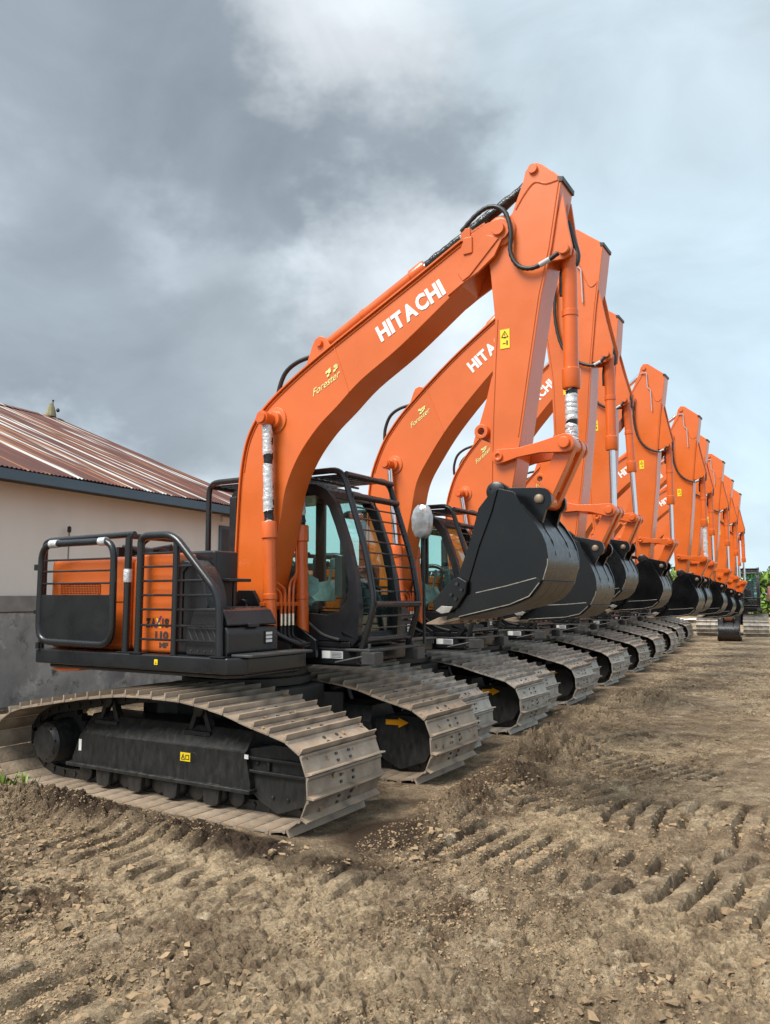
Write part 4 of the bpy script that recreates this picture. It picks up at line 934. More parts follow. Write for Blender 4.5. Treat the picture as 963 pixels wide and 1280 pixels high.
# ------------------------------------------------------------------ the row
O1 = (-4.73, 5.515)
GROUP = 'orange excavators parked in a row'
row = [  # x offset, lateral offset, drop, boom turn, arm turn, label
    (0, 0, 0, 0, 0, 'nearest orange excavator, its whole right side in view, ZAXIS 110 MF on the hood'),
    (-.33, 2.80, -.03, -.8, 0, 'second orange excavator of the row, foil-wrapped mirror beside its cab'),
    (-.58, 5.60, -.05, 4.2, 2.5, 'third orange excavator from the front, its arm top standing straight behind the second arm'),
    (-.82, 8.40, -.05, 0, 0, 'fourth excavator of the row, bucket hanging left of the first clear gap of sky'),
    (-1.02, 11.20, -.05, -4.5, 0, 'fifth orange excavator, white wrap around its bucket cylinder rod'),
    (-1.30, 14.00, -.04, -4.2, 0, 'sixth orange excavator along the receding row'),
    (-1.52, 16.80, -.02, -6.9, 0, 'seventh orange excavator along the receding row'),
    (-1.86, 19.60, 0, -10.2, 0, 'eighth orange excavator, third from the far end of the row'),
    (-2.10, 22.40, 0, -12.0, 0, 'ninth orange excavator, last but one of the row'),
    (-2.62, 25.20, 0, -12.5, 0, 'last and smallest orange excavator at the far end of the row'),
]
roots = []
for i, (dx, dy, dz, tb, ta, lab) in enumerate(row):
    r = thing('excavator', lab, 'excavator', (O1[0] + dx, O1[1] + dy, dz), 0, GROUP)
    roots.append(r)
r1 = roots[0]
make_base(r1); make_upper(r1)
upper_parts = [c for c in r1.children if c.name.split('.')[0] not in ('track_frame', 'chassis')]
P1 = make_front(r1, V_SHORT, 2); pose(P1, V_SHORT)
r2 = roots[1]
make_base(r2, True, True)
base2 = list(r2.children)
for c in upper_parts: link_copy(c, r2)
n_before = set(r2.children)
P2 = make_front(r2, V_LONG, 0); pose(P2, V_LONG, row[1][3], row[1][4])
front2 = [c for c in r2.children if c not in n_before]
def copy_front(root, wrapk=False):
    mp = {}
    def cp(o, par):
        c = o.copy(); C.objects.link(c); c.parent = par; mp[o] = c
        for ch in o.children: cp(ch, c)
    for o in front2: cp(o, root)
    f = lambda v: mp[v] if not isinstance(v, (list, tuple)) else type(v)(f(x) for x in v)
    return {k: f(v) for k, v in P2.items()}
base_far = None
for i in range(2, 10):
    r = roots[i]
    if i in (2, 3, 4):
        for c in base2: link_copy(c, r)
    elif i == 5:
        make_base(r, False, True); base_far = list(r.children)
    else:
        for c in base_far: link_copy(c, r)
    for c in upper_parts: link_copy(c, r)
    P = copy_front(r); pose(P, V_LONG, row[i][3], row[i][4])
    if i == 4:                                        # wrapped bucket rod on the fifth machine
        k = P['kcyl'][0]; q = MB(); m_ = 20
        q.tube([(1.01 + .58 * j / m_, 0, random.uniform(-.003, .003)) for j in range(m_ + 1)], .045, 12, radii=[random.uniform(.040, .050) for _ in range(m_ + 1)]); q.build('foil_wrap', M['foil'], k)
# mirror in its foil on the second machine
q = MB(); q.tube(fillet([(1.16, -1.05, 1.10), (1.16, -1.05, 2.15), (1.17, -1.09, 2.30)], .05, 4), .016, 8); mp_ = q.build('mirror_post', M['tube'], r2)
q = MB(); bmx = []
for a in range(13):
    z = 2.17 + .34 * a / 12; s = math.sin(math.pi * (a + .35) / 12.7) ** .3; n_ = 14
    bmx.append([(1.17 + .125 * s * math.cos(2 * math.pi * k / n_) * random.uniform(.95, 1.04), -1.10 + .055 * s * math.sin(2 * math.pi * k / n_) * random.uniform(.9, 1.1), z + random.uniform(-.006, .006)) for k in range(n_)])
vs = [v for rg in bmx for v in rg]; n_ = 14
q.add(vs, [(a * n_ + k, a * n_ + (k + 1) % n_, (a + 1) * n_ + (k + 1) % n_, (a + 1) * n_ + k) for a in range(12) for k in range(n_)] + [tuple(range(n_)), tuple(range(12 * n_, 13 * n_))])
tag(q.build('mirror_head', M['film2'], r2, smooth=60), 'mirror wrapped in crinkled clear foil')

# machine at the far end that faces down the row towards the camera
r11 = thing('excavator', 'excavator at far right facing the camera, its bucket lowered to the ground', 'excavator', (-4.74, 35.2, -.0), R(-84), GROUP)
for c in base_far: link_copy(c, r11)
for c in upper_parts: link_copy(c, r11)
P = copy_front(r11); pose(P, V_LONG, -32, 19)

# ------------------------------------------------------------------ terrain
def hsh(ix, iy, seed):
    h = (ix.astype(np.int64) * 374761393 + iy.astype(np.int64) * 668265263 + seed * 1274126177) & 0xffffffff
    h = ((h ^ (h >> 13)) * 1274126177) & 0xffffffff
    return ((h ^ (h >> 16)) & 0xffffff) / float(0xffffff)
def vnoise(x, y, seed=0):
    ix, iy = np.floor(x), np.floor(y); fx, fy = x - ix, y - iy
    fx = fx * fx * (3 - 2 * fx); fy = fy * fy * (3 - 2 * fy)
    a, b = hsh(ix, iy, seed), hsh(ix + 1, iy, seed); c, d = hsh(ix, iy + 1, seed), hsh(ix + 1, iy + 1, seed)
    return (a * (1 - fx) + b * fx) * (1 - fy) + (c * (1 - fx) + d * fx) * fy
def fbm(x, y, o=4, seed=0):
    s = 0; a = .5; t = 0
    for i in range(o):
        s = s + a * vnoise(x * 2 ** i, y * 2 ** i, seed + i * 17); t += a; a *= .5
    return s / t
def worley(x, y, seed=0):
    ix, iy = np.floor(x), np.floor(y); f1 = np.full(x.shape, 9.); f2 = np.full(x.shape, 9.)
    for dx in (-1, 0, 1):
        for dy in (-1, 0, 1):
            cx, cy = ix + dx, iy + dy
            d = np.hypot(cx + hsh(cx, cy, seed) - x, cy + hsh(cx, cy, seed + 5) - y)
            f2 = np.minimum(f2, np.maximum(f1, d)); f1 = np.minimum(f1, d)
    return f1, f2
def sm(a, b, v):
    t = np.clip((v - a) / (b - a), 0, 1); return t * t * (3 - 2 * t)
def prints(x, y, path, width, period, depth, bow=0., seed=0):
    """slots that track grousers cut across the path of a track"""
    h = np.zeros_like(x); m = np.zeros_like(x); s0 = 0.
    for (ax, ay), (bx, by) in zip(path, path[1:]):
        dx, dy = bx - ax, by - ay; Ln = math.hypot(dx, dy); ux, uy = dx / Ln, dy / Ln
        t = (x - ax) * ux + (y - ay) * uy; w = -(x - ax) * uy + (y - ay) * ux
        ed = .10 * (fbm(x * 4, y * 4, 2, seed + 9) - .5)
        k = (1 - sm(width / 2 - .06, width / 2 + .04, np.abs(w) + ed)) * sm(-.06, .04, t) * (1 - sm(Ln - .04, Ln + .06, t))
        ph = (t + s0 + bow * w * w + .05 * (fbm(x * 4, y * 4, 3, seed) - .5)) / period
        fr = ph - np.floor(ph)
        slot = np.exp(-(np.abs(fr - .5) / .12) ** 2.2) * (.5 + .9 * fbm(x * 3.3, y * 3.3, 3, seed + 41)); tilt = np.where(fr < .5, fr + .5, fr - .5)
        k = k * sm(.26, .36, fbm(x * 1.9, y * 1.9, 3, seed + 3))
        hh = k * (-slot + .40 * (tilt - .5) + .12)
        h = np.where(k > m, hh, h); m = np.maximum(m, k); s0 += Ln
    return depth * h, m
def ground_height(x, y):
    d = np.hypot(x, y)
    h = -.04 * sm(6.6, 8.2, y) + .04 * sm(20, 26, y)
    wob = .25 * (fbm(x * 1.5, y * 1.5, 3, 55) - .5)
    under = sm(-6.9 - .11 * y + .6, -6.2 - .1 * y + .6, x) * (1 - sm(-2.86 - .095 * (y - 4.5), -2.5 - .095 * (y - 4.5), x + wob)) * sm(4.02, 4.30, y + wob * .6) * (1 - sm(33, 34, y))
    rough = 1 - .85 * under
    fade = 1 - sm(14, 40, d)
    pm = np.zeros_like(x); ph = np.zeros_like(x)
    for path, w, per, dep, bow in (
        ([(-2.45, 6.45), (-1.75, 6.22), (-.7, 6.25)], 1.05, .17, .085, -.20),
        ([(-2.40, 4.80), (-1.5, 4.78), (-.4, 4.7)], .85, .165, .08, .08),
        ([(-1.45, 5.42), (-.75, 5.2), (.1, 4.9)], .72, .17, .065, .14),
        ([(-4.5, 3.58), (-3.4, 3.55), (-2.4, 3.6)], .62, .165, .065, -.1),
        ([(-3.25, 2.15), (-2.3, 2.12)], .42, .20, .085, .0),
        ([(-2.45, 8.05), (-1.9, 7.9), (-1.2, 7.75)], .75, .115, .06, .1),
        ([(-1.15, 6.6), (-.95, 8.5), (-1.3, 12)], .8, .17, .03, .0),
        ([(-2.1, 8.6), (-1.95, 10.5), (-2.4, 14)], .9, .17, .028, .0),
        ([(-.3, 6.0), (-.1, 8.0), (-.4, 11.0)], .8, .18, .04, .05)):
        hh, mm = prints(x, y, path, w, per, dep, bow, int(per * 1000) + len(path))
        ph = np.where(mm > pm, hh, ph); pm = np.maximum(pm, mm)
    q = 1 - .84 * pm
    far = 1 - .72 * sm(7, 18, d)
    h = h + far * rough * (.11 * (fbm(x * .55, y * .55, 3, 1) - .5) + .085 * q * (fbm(x * 1.7, y * 1.7, 3, 2) - .5))
    zone = sm(.42, .60, fbm(x * .9 + 4, y * .9, 3, 9))
    wx, wy = x + .10 * (fbm(x * 5, y * 5, 3, 4) - .5), y + .10 * (fbm(x * 5 + 9, y * 5, 3, 5) - .5)
    f1, f2 = worley(wx * 6.2, wy * 6.2, 3)
    g1, g2 = worley(wx * 15, wy * 15, 8)
    k3, k4 = worley(wx * 34, wy * 34, 12)
    crack = np.minimum(f2 - f1, .16) / .16; crack2 = np.minimum(g2 - g1, .22) / .22; crack3 = np.minimum(k4 - k3, .3) / .3
    cell = hsh(np.floor(wx * 6.2), np.floor(wy * 6.2), 77)
    plates = .030 * (crack - 1) + .014 * (crack2 - 1)
    crumbs = .030 * (crack - 1) + .026 * (crack2 - 1) * (.4 + fbm(x * 6, y * 6, 2, 61)) + .014 * (crack3 - 1) + .035 * (fbm(x * 8, y * 8, 3, 62) - .5)
    h = h + rough * fade * q * ((1 - zone) * plates + zone * crumbs + .024 * (fbm(x * 13, y * 13, 4, 6) - .5) + .024 * (fbm(x * 27, y * 27, 3, 16) - .5))
    h = h + ph * (1 - .6 * under)
    clod = np.clip(f2 - f1, 0, .5); clod2 = np.clip(g2 - g1, 0, .5)
    for cx, cy, rx, ry, hh in ((-2.86, 7.75, .34, .42, .20), (-2.55, 8.05, .30, .3, .13), (-2.62, 5.55, .20, .45, .13), (-2.55, 4.9, .22, .3, .07), (-3.25, 10.6, .4, .35, .12), (-5.4, 3.98, .7, .17, .075), (-4.5, 3.92, .8, .16, .06), (-3.6, 3.85, .5, .16, .06), (-2.2, 9.3, .5, .3, .07), (-2.9, 12.5, .6, .5, .14), (-4.1, 2.6, .25, .2, .10), (-3.2, 13.5, .5, .4, .1), (-1.0, 3.05, .4, .25, -.10), (-2.75, 6.75, .25, .4, .10)):
        g = np.exp(-(((x - cx) / rx) ** 2 + ((y - cy) / ry) ** 2))
        h = h + hh * g * (1 + .9 * (clod - .2) * fade + .7 * (clod2 - .2) + .35 * (fbm(x * 9, y * 9, 4, 71) - .5))
    # patches of darker, less rough soil, mostly beside the tracks
    dark_soil = np.zeros_like(x)
    for cx, cy, rx, ry, k in ((-3.4, 3.95, 1.2, .28, 1.0), (-4.9, 3.95, 1.1, .22, .75), (-2.75, 4.6, .35, .5, 1.0), (-2.65, 6.6, .35, .5, .85), (-2.7, 7.4, .3, .4, .5), (-2.9, 9.8, .5, .5, .6), (-2.55, 5.5, .4, .6, .6), (-3.3, 14, 1.2, 2.5, .4), (-3.1, 8.9, .3, .5, .6), (-1.0, 3.0, .35, .2, .9), (-4.1, 2.6, .3, .25, .5), (-2.45, 5.0, .5, .3, .5)):
        dark_soil = np.maximum(dark_soil, k * np.exp(-(((x - cx) / rx) ** 2 + ((y - cy) / ry) ** 2)))
    dark_soil = np.clip(dark_soil * (.55 + .9 * fbm(x * 3, y * 3, 3, 21)), 0, 1)
    dry = np.clip(sm(.40, .60, fbm(x * 1.1 + 7, y * 1.1 + 3, 4, 31)) * (1 - under) * (.5 + .5 * crack), 0, 1)
    jit = hsh(np.round(x * 997), np.round(y * 991), 5) - .5
    return h + .012 * under + jit * .006 * (1 - .7 * under) * (1 - .7 * pm) * (1 - sm(6, 16, d)), dark_soil, dry, clod * fade
xs = [-7.3]
while xs[-1] < 1.2: xs.append(xs[-1] + .016)
a = xs[-1]; st = .03; right = []
while a < 400: st *= 1.13; a += st; right.append(a)
a = xs[0]; st = .03; left = []
while a > -400: st *= 1.10; a -= st; left.append(a)
xs = np.array(left[::-1] + xs + right)
ys = [1.4]
while ys[-1] < 5.6: ys.append(ys[-1] + .014)
while ys[-1] < 9.0: ys.append(ys[-1] + .02)
while ys[-1] < 60: ys.append(ys[-1] + .02 * (ys[-1] / 9.0) ** 2.1)
st = 1.
while ys[-1] < 700: st *= 1.2; ys.append(ys[-1] + st)
a = 1.4; st = .04; lo = []
while a > -60: st *= 1.3; a -= st; lo.append(a)
ys = np.array(lo[::-1] + ys)
GX, GY = np.meshgrid(xs, ys)
gh, gd, gdry, gclod = ground_height(GX, GY)
nx, ny = len(xs), len(ys)
verts = np.stack([GX, GY, gh], -1).reshape(-1, 3)
idx = np.arange(nx * ny).reshape(ny, nx)
quads = np.stack([idx[:-1, :-1], idx[:-1, 1:], idx[1:, 1:], idx[1:, :-1]], -1).reshape(-1, 4)
me = bpy.data.meshes.new('ground')
me.vertices.add(len(verts)); me.vertices.foreach_set('co', verts.astype(np.float32).ravel())
me.loops.add(quads.size); me.loops.foreach_set('vertex_index', quads.astype(np.int32).ravel())
me.polygons.add(len(quads)); me.polygons.foreach_set('loop_start', np.arange(0, quads.size, 4, dtype=np.int32)); me.polygons.foreach_set('loop_total', np.full(len(quads), 4, dtype=np.int32))
me.update(); me.validate()
for nm, arr in (('dark_soil', gd), ('dry', gdry), ('clod', gclod)):
    at = me.attributes.new(nm, 'FLOAT', 'POINT'); at.data.foreach_set('value', arr.astype(np.float32).ravel())
me.shade_flat()
gr = bpy.data.objects.new('ground', me); C.objects.link(gr); tag(gr, kind='structure')
m, t, p = new_mat('dried_mud'); n, l = t.nodes, t.links
tx = n.new('ShaderNodeTexCoord')
def nn(scale, det=6, ro=.6):
    k = n.new('ShaderNodeTexNoise'); k.inputs['Scale'].default_value = scale; k.inputs['Detail'].default_value = det; k.inputs['Roughness'].default_value = ro
    l.new(tx.outputs['Object'], k.inputs['Vector']); return k.outputs['Fac']
def rng(v, a, b, c=0., d=1.):
    k = n.new('ShaderNodeMapRange'); l.new(v, k.inputs['Value'])
    for i, q_ in zip(('From Min', 'From Max', 'To Min', 'To Max'), (a, b, c, d)): k.inputs[i].default_value = q_
    return k.outputs[0]
def mxc(f, a, b):
    k = n.new('ShaderNodeMix'); k.data_type = 'RGBA'; l.new(f, k.inputs[0])
    for s, v in ((6, a), (7, b)):
        if isinstance(v, tuple): k.inputs[s].default_value = (*v, 1)
        else: l.new(v, k.inputs[s])
    return k.outputs[2]
def mlt(a, b):
    k = n.new('ShaderNodeMath'); k.operation = 'MULTIPLY'; l.new(a, k.inputs[0])
    if isinstance(b, float): k.inputs[1].default_value = b
    else: l.new(b, k.inputs[1])
    return k.outputs[0]
def att(nm):
    k = n.new('ShaderNodeAttribute'); k.attribute_name = nm; return k.outputs['Fac']
c0 = mxc(rng(nn(.8), .35, .65), (.298, .214, .134), (.392, .292, .190))
c0 = mxc(rng(nn(6, 8), .4, .65), c0, (.165, .112, .068))
c0 = mxc(mlt(att('dry'), rng(nn(9, 6), .35, .6)), c0, (.52, .392, .248))
c0 = mxc(mlt(rng(nn(45, 4), .55, .7), .55), c0, (.42, .33, .22))
c0 = mxc(mlt(rng(nn(2.3, 9, .68), .50, .60), rng(nn(.6, 4), .35, .6)), c0, (.135, .088, .052))
c0 = mxc(rng(nn(3.7, 9, .7), .58, .66), c0, (.56, .44, .30))
vo = n.new('ShaderNodeTexVoronoi'); vo.inputs['Scale'].default_value = 85; l.new(tx.outputs['Object'], vo.inputs['Vector'])
sv = n.new('ShaderNodeSeparateColor'); l.new(vo.outputs['Color'], sv.inputs[0])
hg = n.new('ShaderNodeHueSaturation'); l.new(c0, hg.inputs['Color']); l.new(rng(sv.outputs[0], 0., 1., .74, 1.26), hg.inputs['Value']); c0 = hg.outputs[0]
c0 = mxc(rng(att('dark_soil'), .25, .75), c0, (.062, .038, .022))
l.new(c0, p.inputs['Base Color'])
l.new(rng(att('dark_soil'), .2, .8, .95, .7), p.inputs['Roughness']); p.inputs['Specular IOR Level'].default_value = .25
b1 = n.new('ShaderNodeBump'); b0 = n.new('ShaderNodeBump'); b0.inputs['Strength'].default_value = 1.; b0.inputs['Distance'].default_value = .012; l.new(nn(120, 6, .7), b0.inputs['Height']); l.new(b0.outputs[0], b1.inputs['Normal'])
b1.inputs['Strength'].default_value = 1.; b1.inputs['Distance'].default_value = .035; l.new(nn(34, 8, .68), b1.inputs['Height'])
l.new(b1.outputs[0], p.inputs['Normal'])
me.materials.append(m)
MUD = m

# clods and pebbles lying on the mud
def ico():
    f = (1 + 5 ** .5) / 2
    v = np.array([(-1, f, 0), (1, f, 0), (-1, -f, 0), (1, -f, 0), (0, -1, f), (0, 1, f), (0, -1, -f), (0, 1, -f), (f, 0, -1), (f, 0, 1), (-f, 0, -1), (-f, 0, 1)]) / math.sqrt(1 + f * f)
    fs = np.array([(0, 11, 5), (0, 5, 1), (0, 1, 7), (0, 7, 10), (0, 10, 11), (1, 5, 9), (5, 11, 4), (11, 10, 2), (10, 7, 6), (7, 1, 8), (3, 9, 4), (3, 4, 2), (3, 2, 6), (3, 6, 8), (3, 8, 9), (4, 9, 5), (2, 4, 11), (6, 2, 10), (8, 6, 7), (9, 8, 1)])
    return v, fs
def ico2():
    v, f = ico(); v = [Vector(x) for x in v]; mid = {}; out = []
    def md(a, b):
        k = (min(a, b), max(a, b))
        if k not in mid: v.append(((v[a] + v[b]) / 2).normalized()); mid[k] = len(v) - 1
        return mid[k]
    for a, b, c in f:
        ab, bc, ca = md(a, b), md(b, c), md(c, a); out += [(a, ab, ca), (b, bc, ab), (c, ca, bc), (ab, bc, ca)]
    return np.array([tuple(x) for x in v]), np.array(out)
def chunk():
    v = np.array([(x, y, z) for x in (-1, 1) for y in (-1, 1) for z in (-1, 1)]) * .62
    q_ = [(0, 1, 3, 2), (4, 6, 7, 5), (0, 4, 5, 1), (2, 3, 7, 6), (0, 2, 6, 4), (1, 5, 7, 3)]
    return v, np.array([t_ for a, b, c, d in q_ for t_ in ((a, b, c), (a, c, d))])
rg = np.random.default_rng(5)
def scatter(name, n_, smin, smax, base, matr, region, pw=3.0, flat=.7, seedz=0):
    bv, bf = base
    x = rg.uniform(region[0], region[1], n_ * 3); y = region[2] * (region[3] / region[2]) ** rg.uniform(0, 1, n_ * 3)
    keep = (fbm(x * 1.3 + seedz, y * 1.3, 3, 41 + seedz) > .47) & ~((x > -6.6 - .1 * (y - 4.5)) & (x < -2.85 - .1 * (y - 4.5)) & (y > 4.15))
    x, y = x[keep][:n_], y[keep][:n_]; k = len(x)
    z = ground_height(x, y)[0]
    s = smin + (smax - smin) * rg.uniform(0, 1, k) ** pw
    ang = rg.uniform(0, 2 * np.pi, k); sc = np.stack([s * rg.uniform(.7, 1.4, k), s * rg.uniform(.6, 1.1, k), s * flat * rg.uniform(.6, 1.2, k)], -1)
    V = (bv[None] + rg.uniform(-.34, .34, (k, len(bv), 3)))
    tb_ = rg.uniform(-.9, .9, k)[:, None]; cb, sb = np.cos(tb_), np.sin(tb_)
    V = np.stack([V[..., 0] * cb - V[..., 2] * sb, V[..., 1], V[..., 0] * sb + V[..., 2] * cb], -1) * sc[:, None]
    ca, sa = np.cos(ang)[:, None], np.sin(ang)[:, None]
    X = V[..., 0] * ca - V[..., 1] * sa + x[:, None]; Y = V[..., 0] * sa + V[..., 1] * ca + y[:, None]; Z = V[..., 2] + z[:, None] + s[:, None] * flat * .08
    vv = np.stack([X, Y, Z], -1).reshape(-1, 3); ff = (bf[None] + (np.arange(k) * len(bv))[:, None, None]).reshape(-1, 3)
    me = bpy.data.meshes.new(name); me.vertices.add(len(vv)); me.vertices.foreach_set('co', vv.astype(np.float32).ravel())
    me.loops.add(ff.size); me.loops.foreach_set('vertex_index', ff.astype(np.int32).ravel())
    me.polygons.add(len(ff)); me.polygons.foreach_set('loop_start', np.arange(0, ff.size, 3, dtype=np.int32)); me.polygons.foreach_set('loop_total', np.full(len(ff), 3, dtype=np.int32))
    me.update(); me.validate(); me.shade_flat(); me.materials.append(matr)
    o = bpy.data.objects.new(name, me); C.objects.link(o); return o
MC = mat('clod_soil', (.30, .212, .128), .95, var=.30, scale=5, bump=.6, bscale=70, spec=.2)
MP = mat('pale_pebble', (.33, .27, .20), .85, var=.4, scale=7, bump=.2, bscale=60, spec=.3)
REG = (-7.0, .8, 1.7, 16)
tag(scatter('dirt_clods', 12000, .006, .030, chunk(), MC, REG, 3.6, .62), 'loose brown clods scattered over the dried mud', 'soil clods', kind='stuff')
tag(scatter('dirt_crumbs', 52000, .003, .0095, chunk(), MC, (-7, .8, 1.6, 12), 1.8, .75, 3), 'small soil crumbs strewn over the dried mud', 'soil crumbs', kind='stuff')
tag(scatter('pebbles', 700, .003, .011, chunk(), MP, (-7, .8, 1.6, 9), 2.6, .7, 6), 'pale pebbles lying in the dried mud', 'pebbles', kind='stuff')

# ------------------------------------------------------------------ building behind the row
PB = Vector((-10.451, 6.979)); an = R(6.5)
U = Vector((-math.sin(an), math.cos(an))); NN = Vector((math.cos(an), math.sin(an)))
bld = thing('workshop_building', 'long beige building with rusty corrugated roof behind the nearest excavator', 'building', (PB.x, PB.y, 0), an)
# own axes: x towards the yard, y along the wall away from the camera
U0, U1, DEP = -9.0, 5.95, 12.0
m_wall = mat('beige_wall_paint', (.80, .755, .68), .85, var=.06, scale=1.2, bump=.1, bscale=25, streak=(1, 1, .35))
m_plin, t, p = new_mat('stained_cement'); n, l = t.nodes, t.links
tx = n.new('ShaderNodeTexCoord')
c0 = mxc(rng(nn(.9, 5), .38, .62), (.20, .20, .195), (.42, .415, .39))
c0 = mxc(rng(nn(2.6, 8, .65), .52, .66), c0, (.54, .525, .485))
c0 = mxc(rng(nn(5, 8, .6), .55, .7), c0, (.10, .102, .10))
l.new(c0, p.inputs['Base Color']); p.inputs['Roughness'].default_value = .9
b1 = n.new('ShaderNodeBump'); b1.inputs['Strength'].default_value = .5; b1.inputs['Distance'].default_value = .02; l.new(nn(14, 8), b1.inputs['Height']); l.new(b1.outputs[0], p.inputs['Normal'])
m_cap = mat('cement_band', (.26, .245, .225), .9, var=.25, scale=4, bump=.3, bscale=20)
m_fas = mat('blue_grey_board', (.085, .135, .175), .7, var=.2, scale=2.5, bump=.2, bscale=18, streak=(1, .2, 1))
m_sof = mat('dark_soffit_board', (.06, .055, .05), .8, var=.2)
q = MB(); q.box(-DEP, 0, U0, U1, 1.32, 3.45); q.build('wall', m_wall, bld, smooth=0)
q = MB(); q.box(-DEP - .05, .05, U0 - .05, U1 + .05, -.3, 1.32 - .002); q.build('plinth', m_plin, bld, bevel=.01)
q = MB(); q.box(-.0, .08, U0 - .05, U1 + .08, 1.325, 1.555); q.build('cement_band', m_cap, bld, bevel=.012)
EZ, EX, RZ, HWD = 3.30, .5, 5.95, 6.5
sl = (RZ - EZ) / HWD
q = MB(); q.box(EX - .02, EX + .015, U0 - .3, 6.43, EZ - .175, EZ - .03); q.build('fascia_board', m_fas, bld, bevel=.004)
q = MB(); q.box(0.002, EX - .022, U0 - .3, 6.40, EZ - .13, EZ - .11); q.build('soffit', m_sof, bld, smooth=0)
q = MB(); q.wedge([(U1 - .002, 3.0), (U1 - .002, 3.44), (U1 - .03, 3.44), (U1 - .03, 3.0)], -DEP + .02, -.02)
gv = [(0, 3.45), (EX - 6.5, RZ - .1), (-DEP, 3.45)]
q.prism([(x, z) for x, z in gv], U1 - .2, U1); q.build('gable', m_wall, bld, smooth=0)
# window in the wall near its far end, white sign above it
q = MB(); q.box(.003, .03, 4.95, 5.75, 1.6, 2.95); wn = q.build('window', m_fas, bld, bevel=.004)
q = MB(); q.box(.031, .036, 5.02, 5.68, 1.67, 2.88); q.build('pane', M['rubber'], wn, smooth=0)
q = MB(); q.box(.004, .05, 5.02, 5.62, 3.02, 3.14); q.build('wall_sign', M['white'], bld, bevel=.01)
# corrugated sheets
m_rust, t, p = new_mat('rusty_corrugated_iron'); n, l = t.nodes, t.links
tx = n.new('ShaderNodeTexCoord')
def strk(sc, det=5, scale=1., loc=0):
    mpn = n.new('ShaderNodeMapping'); mpn.inputs['Scale'].default_value = sc; mpn.inputs['Location'].default_value = (loc, loc * .7, 0); l.new(tx.outputs['Object'], mpn.inputs[0])
    k = n.new('ShaderNodeTexNoise'); k.inputs['Scale'].default_value = scale; k.inputs['Detail'].default_value = det; l.new(mpn.outputs[0], k.inputs['Vector']); return k.outputs['Fac']
c0 = mxc(rng(strk((.5, 1.6, .5)), .35, .65), (.072, .020, .014), (.118, .034, .022))
c0 = mxc(rng(strk((.28, 6.5, .28), 3, 1., 2), .55, .62), c0, (.28, .12, .05))
c0 = mxc(rng(strk((.20, 5.2, .20), 2, 1., 5), .565, .62), c0, (.50, .48, .45))
c0 = mxc(rng(strk((.3, 9, .3), 3, 1., 9), .62, .68), c0, (.06, .025, .02))
l.new(c0, p.inputs['Base Color']); p.inputs['Roughness'].default_value = .65
SW = .76; u = U0 - .35; k_ = 0
while u < 6.42:
    u2 = min(u + SW, 6.44); cols = np.arange(u, u2 + .03, .0095); slope_n = 8
    for sgn in (1, -1):
        vs = []; fs = []
        for j in range(slope_n + 1):
            f_ = j / slope_n
            for uu in cols:
                x = EX - HWD + (HWD + .02) * f_ * sgn
                zc = RZ - (HWD + .02) * f_ * sl + .009 * math.sin(2 * math.pi * uu / .076) + (.004 if k_ % 2 else 0) + .006 * math.sin(uu * 2.3 + f_ * 5)
                vs.append((x, uu, zc))
        nc = len(cols)
        fs = [(j * nc + i, j * nc + i + 1, (j + 1) * nc + i + 1, (j + 1) * nc + i) for j in range(slope_n) for i in range(nc - 1)]
        q = MB(); q.add(vs, fs); q.build('roof_sheet', m_rust, bld, smooth=60)
    u += SW; k_ += 1
q = MB(); q.prism([(EX - HWD - .18, RZ - .05), (EX - HWD, RZ + .035), (EX - HWD + .18, RZ - .05), (EX - HWD, RZ + .02)], U0 - .35, 6.45); q.build('ridge_cap', m_rust, bld)
# bundle on the ridge
m_cloth = mat('tan_cloth', (.22, .20, .12), .9, var=.3, scale=8)
q = MB(); zt = RZ + .02; xb = EX - HWD; yb_ = 6.15
q.lathe([(.13, zt), (.12, zt + .08), (.085, zt + .22), (.05, zt + .32), (.01, zt + .35)], 'z', (xb, yb_, 0), 9)
fin = q.build('ridge_finial', m_cloth, bld, smooth=0)
q = MB(); q.cyl((xb, yb_ + .05, zt + .30), (xb, yb_ + .05, zt + .40), .012, 6); q.lathe([(.005, zt + .38), (.028, zt + .40), (.028, zt + .425), (.005, zt + .44)], 'z', (xb, yb_ + .05, 0), 8); q.lathe([(.005, zt + .12), (.045, zt + .15), (.04, zt + .2), (.005, zt + .23)], 'z', (xb + .1, yb_ + .12, 0), 8); q.build('finial_knob', M['rubber'], fin)
# thin pipe with a dark cap beside the wall
q = MB(); q.tube([(0.10, 1.02, 1.0), (.10, 1.02, 2.55)], .012, 6); pp = q.build('wall_pipe', m_cap, bld); q = MB(); q.lathe([(.02, 2.52), (.03, 2.54), (.03, 2.60), (.01, 2.62)], 'z', (.10, 1.02, 0), 8); q.build('pipe_cap', M['rubber'], pp)

